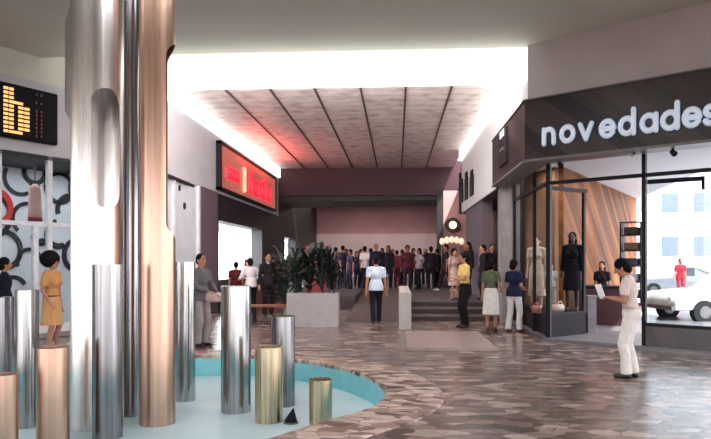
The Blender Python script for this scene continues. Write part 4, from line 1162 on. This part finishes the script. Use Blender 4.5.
# crowd on the upper floor
walk = {-1: (-.09, -.28, .08), 1: (.09, .3, .12)}
crowd = [(343, 28, 1.78, (40, 34, 46), 'long', (32, 28, 38), 'person in dark clothes at the left end of the far crowd'),
         (350, 27, 1.6, (52, 44, 58), 'short', (36, 30, 42), 'short person in dusky violet at the left of the far crowd'),
         (357, 28.5, 1.55, (60, 58, 76), 'short', (36, 34, 48), 'short person in slate blue beside the white shirt in the crowd'),
         (365, 27.5, 1.74, (214, 202, 206), 'short', (40, 34, 44), 'person in white top left of the walker in the far crowd'),
         (376, 25.8, 1.82, (30, 30, 56), 'long', (28, 28, 44), 'tall person in navy directly beyond the walker'),
         (388, 27, 1.76, (28, 24, 34), 'long', (26, 22, 32), 'person in black just right of the walker in the far crowd'),
         (397, 29, 1.6, (120, 44, 58), 'short', (96, 40, 54), 'person in bright maroon clothes in the far crowd'),
         (407.5, 25.5, 1.74, (78, 34, 44), 'long', (44, 32, 44), 'person in dark maroon jacket above the parapet'),
         (419, 27.5, 1.66, (168, 160, 168), 'short', (34, 30, 40), 'person in pale grey shirt with hands on hips'),
         (431, 27, 1.72, (32, 28, 38), 'long', (28, 24, 34), 'person in black right of the pale grey shirt'),
         (446, 25, 1.76, (50, 34, 42), 'short', (30, 24, 32), 'person in dark brown striding left in white shoes'),
         (468, 22.5, 1.78, (30, 24, 32), 'long', (26, 22, 30), 'person in black behind the yellow shirt'),
         (336, 27.5, 1.7, (60, 38, 46), 'short', (36, 28, 36), 'person in plum clothes beyond the right end of the planter'),
         (346, 30, 1.66, (38, 30, 40), 'long', (30, 26, 36), 'person in dark plum half hidden between the leftmost crowd members'),
         (361, 31, 1.68, (46, 34, 42), 'long', (34, 28, 36), 'dim person in brown behind the white top in the far crowd'),
         (371, 30, 1.7, (44, 36, 46), 'long', (30, 26, 34), 'dim person close behind the left shoulder of the tall navy figure'),
         (382, 31, 1.72, (36, 28, 38), 'long', (28, 24, 34), 'dim person between the tall navy figure and the black one'),
         (393, 30.5, 1.66, (72, 36, 46), 'long', (36, 28, 38), 'dim person in wine red left of the bright maroon figure'),
         (402, 30, 1.64, (44, 32, 42), 'long', (32, 26, 36), 'dim person between the bright maroon figure and the maroon jacket'),
         (413.5, 30.5, 1.7, (34, 28, 36), 'long', (28, 24, 34), 'dim person between the maroon jacket and the pale grey shirt'),
         (425.5, 31, 1.7, (40, 30, 38), 'long', (28, 24, 32), 'dim person between the pale grey shirt and the black figure'),
         (437, 29, 1.66, (38, 28, 36), 'long', (28, 24, 32), 'dim person before the dark far column'),
         (329, 29, 1.72, (36, 32, 40), 'long', (30, 28, 36), 'person in charcoal behind the planter plants')]
for i, (px, D, H, tc_, sl, bc, lab) in enumerate(crowd):
    kw = {}
    if 'hips' in lab: kw['hands'] = {-1: (-.2, -.06, 1.02), 1: (.2, -.06, 1.02), 'pole-1': (-1, .3, 0), 'pole1': (1, .3, 0)}
    if 'striding' in lab: kw['feet'] = walk; kw['shoe'] = SHOEW
    D = max(D, 27.2) if px < 400 else D; H += .05
    person(lab, stand(px, D, .45), (LEFTW if 'striding' in lab else NEARW + random.uniform(-1.2, 1.2) if i % 3 else AWAY + random.uniform(-.8, .8)), H, female=(i in (1, 6)), top=c(tc_), top_sleeve=sl, bottom=c(bc), vox=.02,
           hstyle=('short', 'full', 'long')[i % 3] if i not in (4, 10) else 'short', skin=SKIN2, **kw)
# outside: reflected passer-by built as a figure
person('person in a red top, a reflection built beside the grey car outside', v3(W(14.0, 28), 0), NEARW, 1.72, top=c((206, 40, 50)), bottom=c((150, 60, 70)), vox=.02)
# person inside the shop
person('shop attendant in dark clothes behind the dark shop counter', v3(W(6.35, 16.75), .07), NEARW - .6, 1.55, female=True, top=c((34, 28, 34)), bottom=c((60, 24, 32)), vox=.016, hstyle='long')
# mannequins
MANQ = mat('mannequin_plaster', (206, 170, 148), .5); MANQD = mat('mannequin_dark', (60, 44, 42), .5)
person('mannequin in pale beige blouse and skirt behind the side glass', v3(W(4.28, 15.35), .53), NEARW - .5, 1.70, female=True, top=c((196, 176, 156)), bottom=c((204, 180, 160)), bkind='skirt', hem=.3, shoe=None, bodym=MANQ, hair=HAIRB, hstyle='full', vox=.014, cat='mannequin', nm='mannequin')
person('mannequin in long black dress by the recessed glazing', v3(W(4.92, 14.75), .53), NEARW - .5, 1.76, female=True, top=c((24, 20, 30)), top_sleeve='long', bottom=c((24, 20, 30)), bkind='dress', hem=.45, shoe=None, bodym=MANQD, hair=HAIR, hstyle='long', vox=.014, cat='mannequin', nm='mannequin')
person('child sized mannequin in white on the black plinth', v3(W(4.5, 14.95), .53), NEARW - .2, 1.05, top=c((216, 206, 204)), bottom=c((190, 170, 160)), shoe=None, bodym=MANQ, hair=HAIRB, vox=.014, cat='mannequin', nm='mannequin')

# ------------------------------------------------------------------ entrance side behind the viewpoint
mb = MB()
for x in (-13, -8.5, -4, .5, 5, 9.5, 14): mb.box(x - .4, x + .4, -9.9, -9.5, 0, ZC)
struct(mb.build('column_for_streaks', M['dark']))  # unseen dark columns added for the streaks mirrored in the tubes
mb = MB(); mb.box(-24, 18, -9.9, -9.6, 4.6, ZC); struct(mb.build('wall_entrance', M['greywall']))

# ------------------------------------------------------------------ lights
def area(name, loc_, sx, sy, e, col=(1, 1, 1), rot=(0, 0, 0)):
    l = bpy.data.lights.new(name, 'AREA'); l.shape = 'RECTANGLE'; l.size = sx; l.size_y = sy; l.energy = e; l.color = col
    o = bpy.data.objects.new(name, l); COL.objects.link(o); o.location = loc_; o.rotation_euler = rot
    return o


def point(name, loc_, e, col=(1, 1, 1), r=.1):
    l = bpy.data.lights.new(name, 'POINT'); l.energy = e; l.color = col; l.shadow_soft_size = r
    o = bpy.data.objects.new(name, l); COL.objects.link(o); o.location = loc_
    return o


md = (A0 + A1) / 2 + an * -.8
area('display_tubes', v3(A1 - ad * 3.5 - an * .8, 3.75), 6, .4, 28, (.92, .96, 1), (0, 0, math.atan2(ad.y, ad.x)))
area('cove_fill', (-1.6, 14.1, 5.45), 8, .2, 300, (1, .95, .92), (math.radians(105), 0, 0))  # added fill behind the beam to brighten the tiled ceiling
area('pool_fill', v3(W(-2.2, 7.6), 6.0), 4.5, 3.0, 140, (.95, .98, 1))  # added fill lighting pool and tubes, no roof opening there
area('kitchen_tubes', (XL - 2.3, 26.5, 3.35), 1.5, 9, 1700, (.9, .97, 1))
area('doorway_tubes', (XL - 2.3, 37, 3.35), 1.5, 3, 500, (.9, .97, 1))
area('red_neon', (XL + .5, 26.5, 5.2), 0.4, 6, 60, (1, .18, .15), (PI, 0, 0))
area('hall_lamps', (-1.5, 44.5, 5.8), 8, 1.0, 95, (1, .84, .82))
area('hall_lamps', (2.0, 30.3, 4.6), 2.0, .6, 10, (1, .75, .6))
area('shop_lamps', v3(W(5.6, 14.7), 3.9), 1.4, .5, 22, (1, .9, .78))
area('shop_lamps', v3(W(7.6, 17.0), 3.9), 1.4, .6, 26, (1, .92, .82))
area('shop_lamps', v3(W(4.4, 15.6), 3.9), 0.4, 1.5, 16, (1, .88, .74))
sun = bpy.data.lights.new('sun', 'SUN'); sun.energy = 5; sun.angle = .02; sun.color = (1, .96, .9)
so = bpy.data.objects.new('sun', sun); COL.objects.link(so); so.rotation_euler = (math.radians(42), 0, math.radians(28))

w = bpy.data.worlds.new('world'); SC.world = w; w.use_nodes = True
nt = w.node_tree; bg = nt.nodes['Background']
tc = nt.nodes.new('ShaderNodeTexCoord'); sx = nt.nodes.new('ShaderNodeSeparateXYZ'); nt.links.new(tc.outputs['Generated'], sx.inputs[0])
rp = nt.nodes.new('ShaderNodeValToRGB'); els = rp.color_ramp.elements
els[0].position = .46; els[0].color = lin((120, 110, 104)); els[1].position = .52; els[1].color = lin((236, 234, 233))
e3 = els.new(.9); e3.color = lin((196, 208, 228))
mp = nt.nodes.new('ShaderNodeMath'); mp.operation = 'MULTIPLY_ADD'; mp.inputs[1].default_value = .5; mp.inputs[2].default_value = .5
nt.links.new(sx.outputs['Z'], mp.inputs[0]); nt.links.new(mp.outputs[0], rp.inputs['Fac']); nt.links.new(rp.outputs['Color'], bg.inputs['Color'])
bg.inputs['Strength'].default_value = 3.7

SC.view_settings.view_transform = 'Standard'; SC.view_settings.look = 'None'; SC.view_settings.exposure = 0.95; SC.view_settings.gamma = 1; SC.view_settings.use_curve_mapping = False
SC.cycles.use_denoising = True
SC.cycles.max_bounces = 8; SC.cycles.diffuse_bounces = 5; SC.cycles.glossy_bounces = 5; SC.cycles.transparent_max_bounces = 16
SC.cycles.caustics_reflective = False; SC.cycles.caustics_refractive = False; SC.cycles.sample_clamp_indirect = 6; SC.cycles.sample_clamp_direct = 12
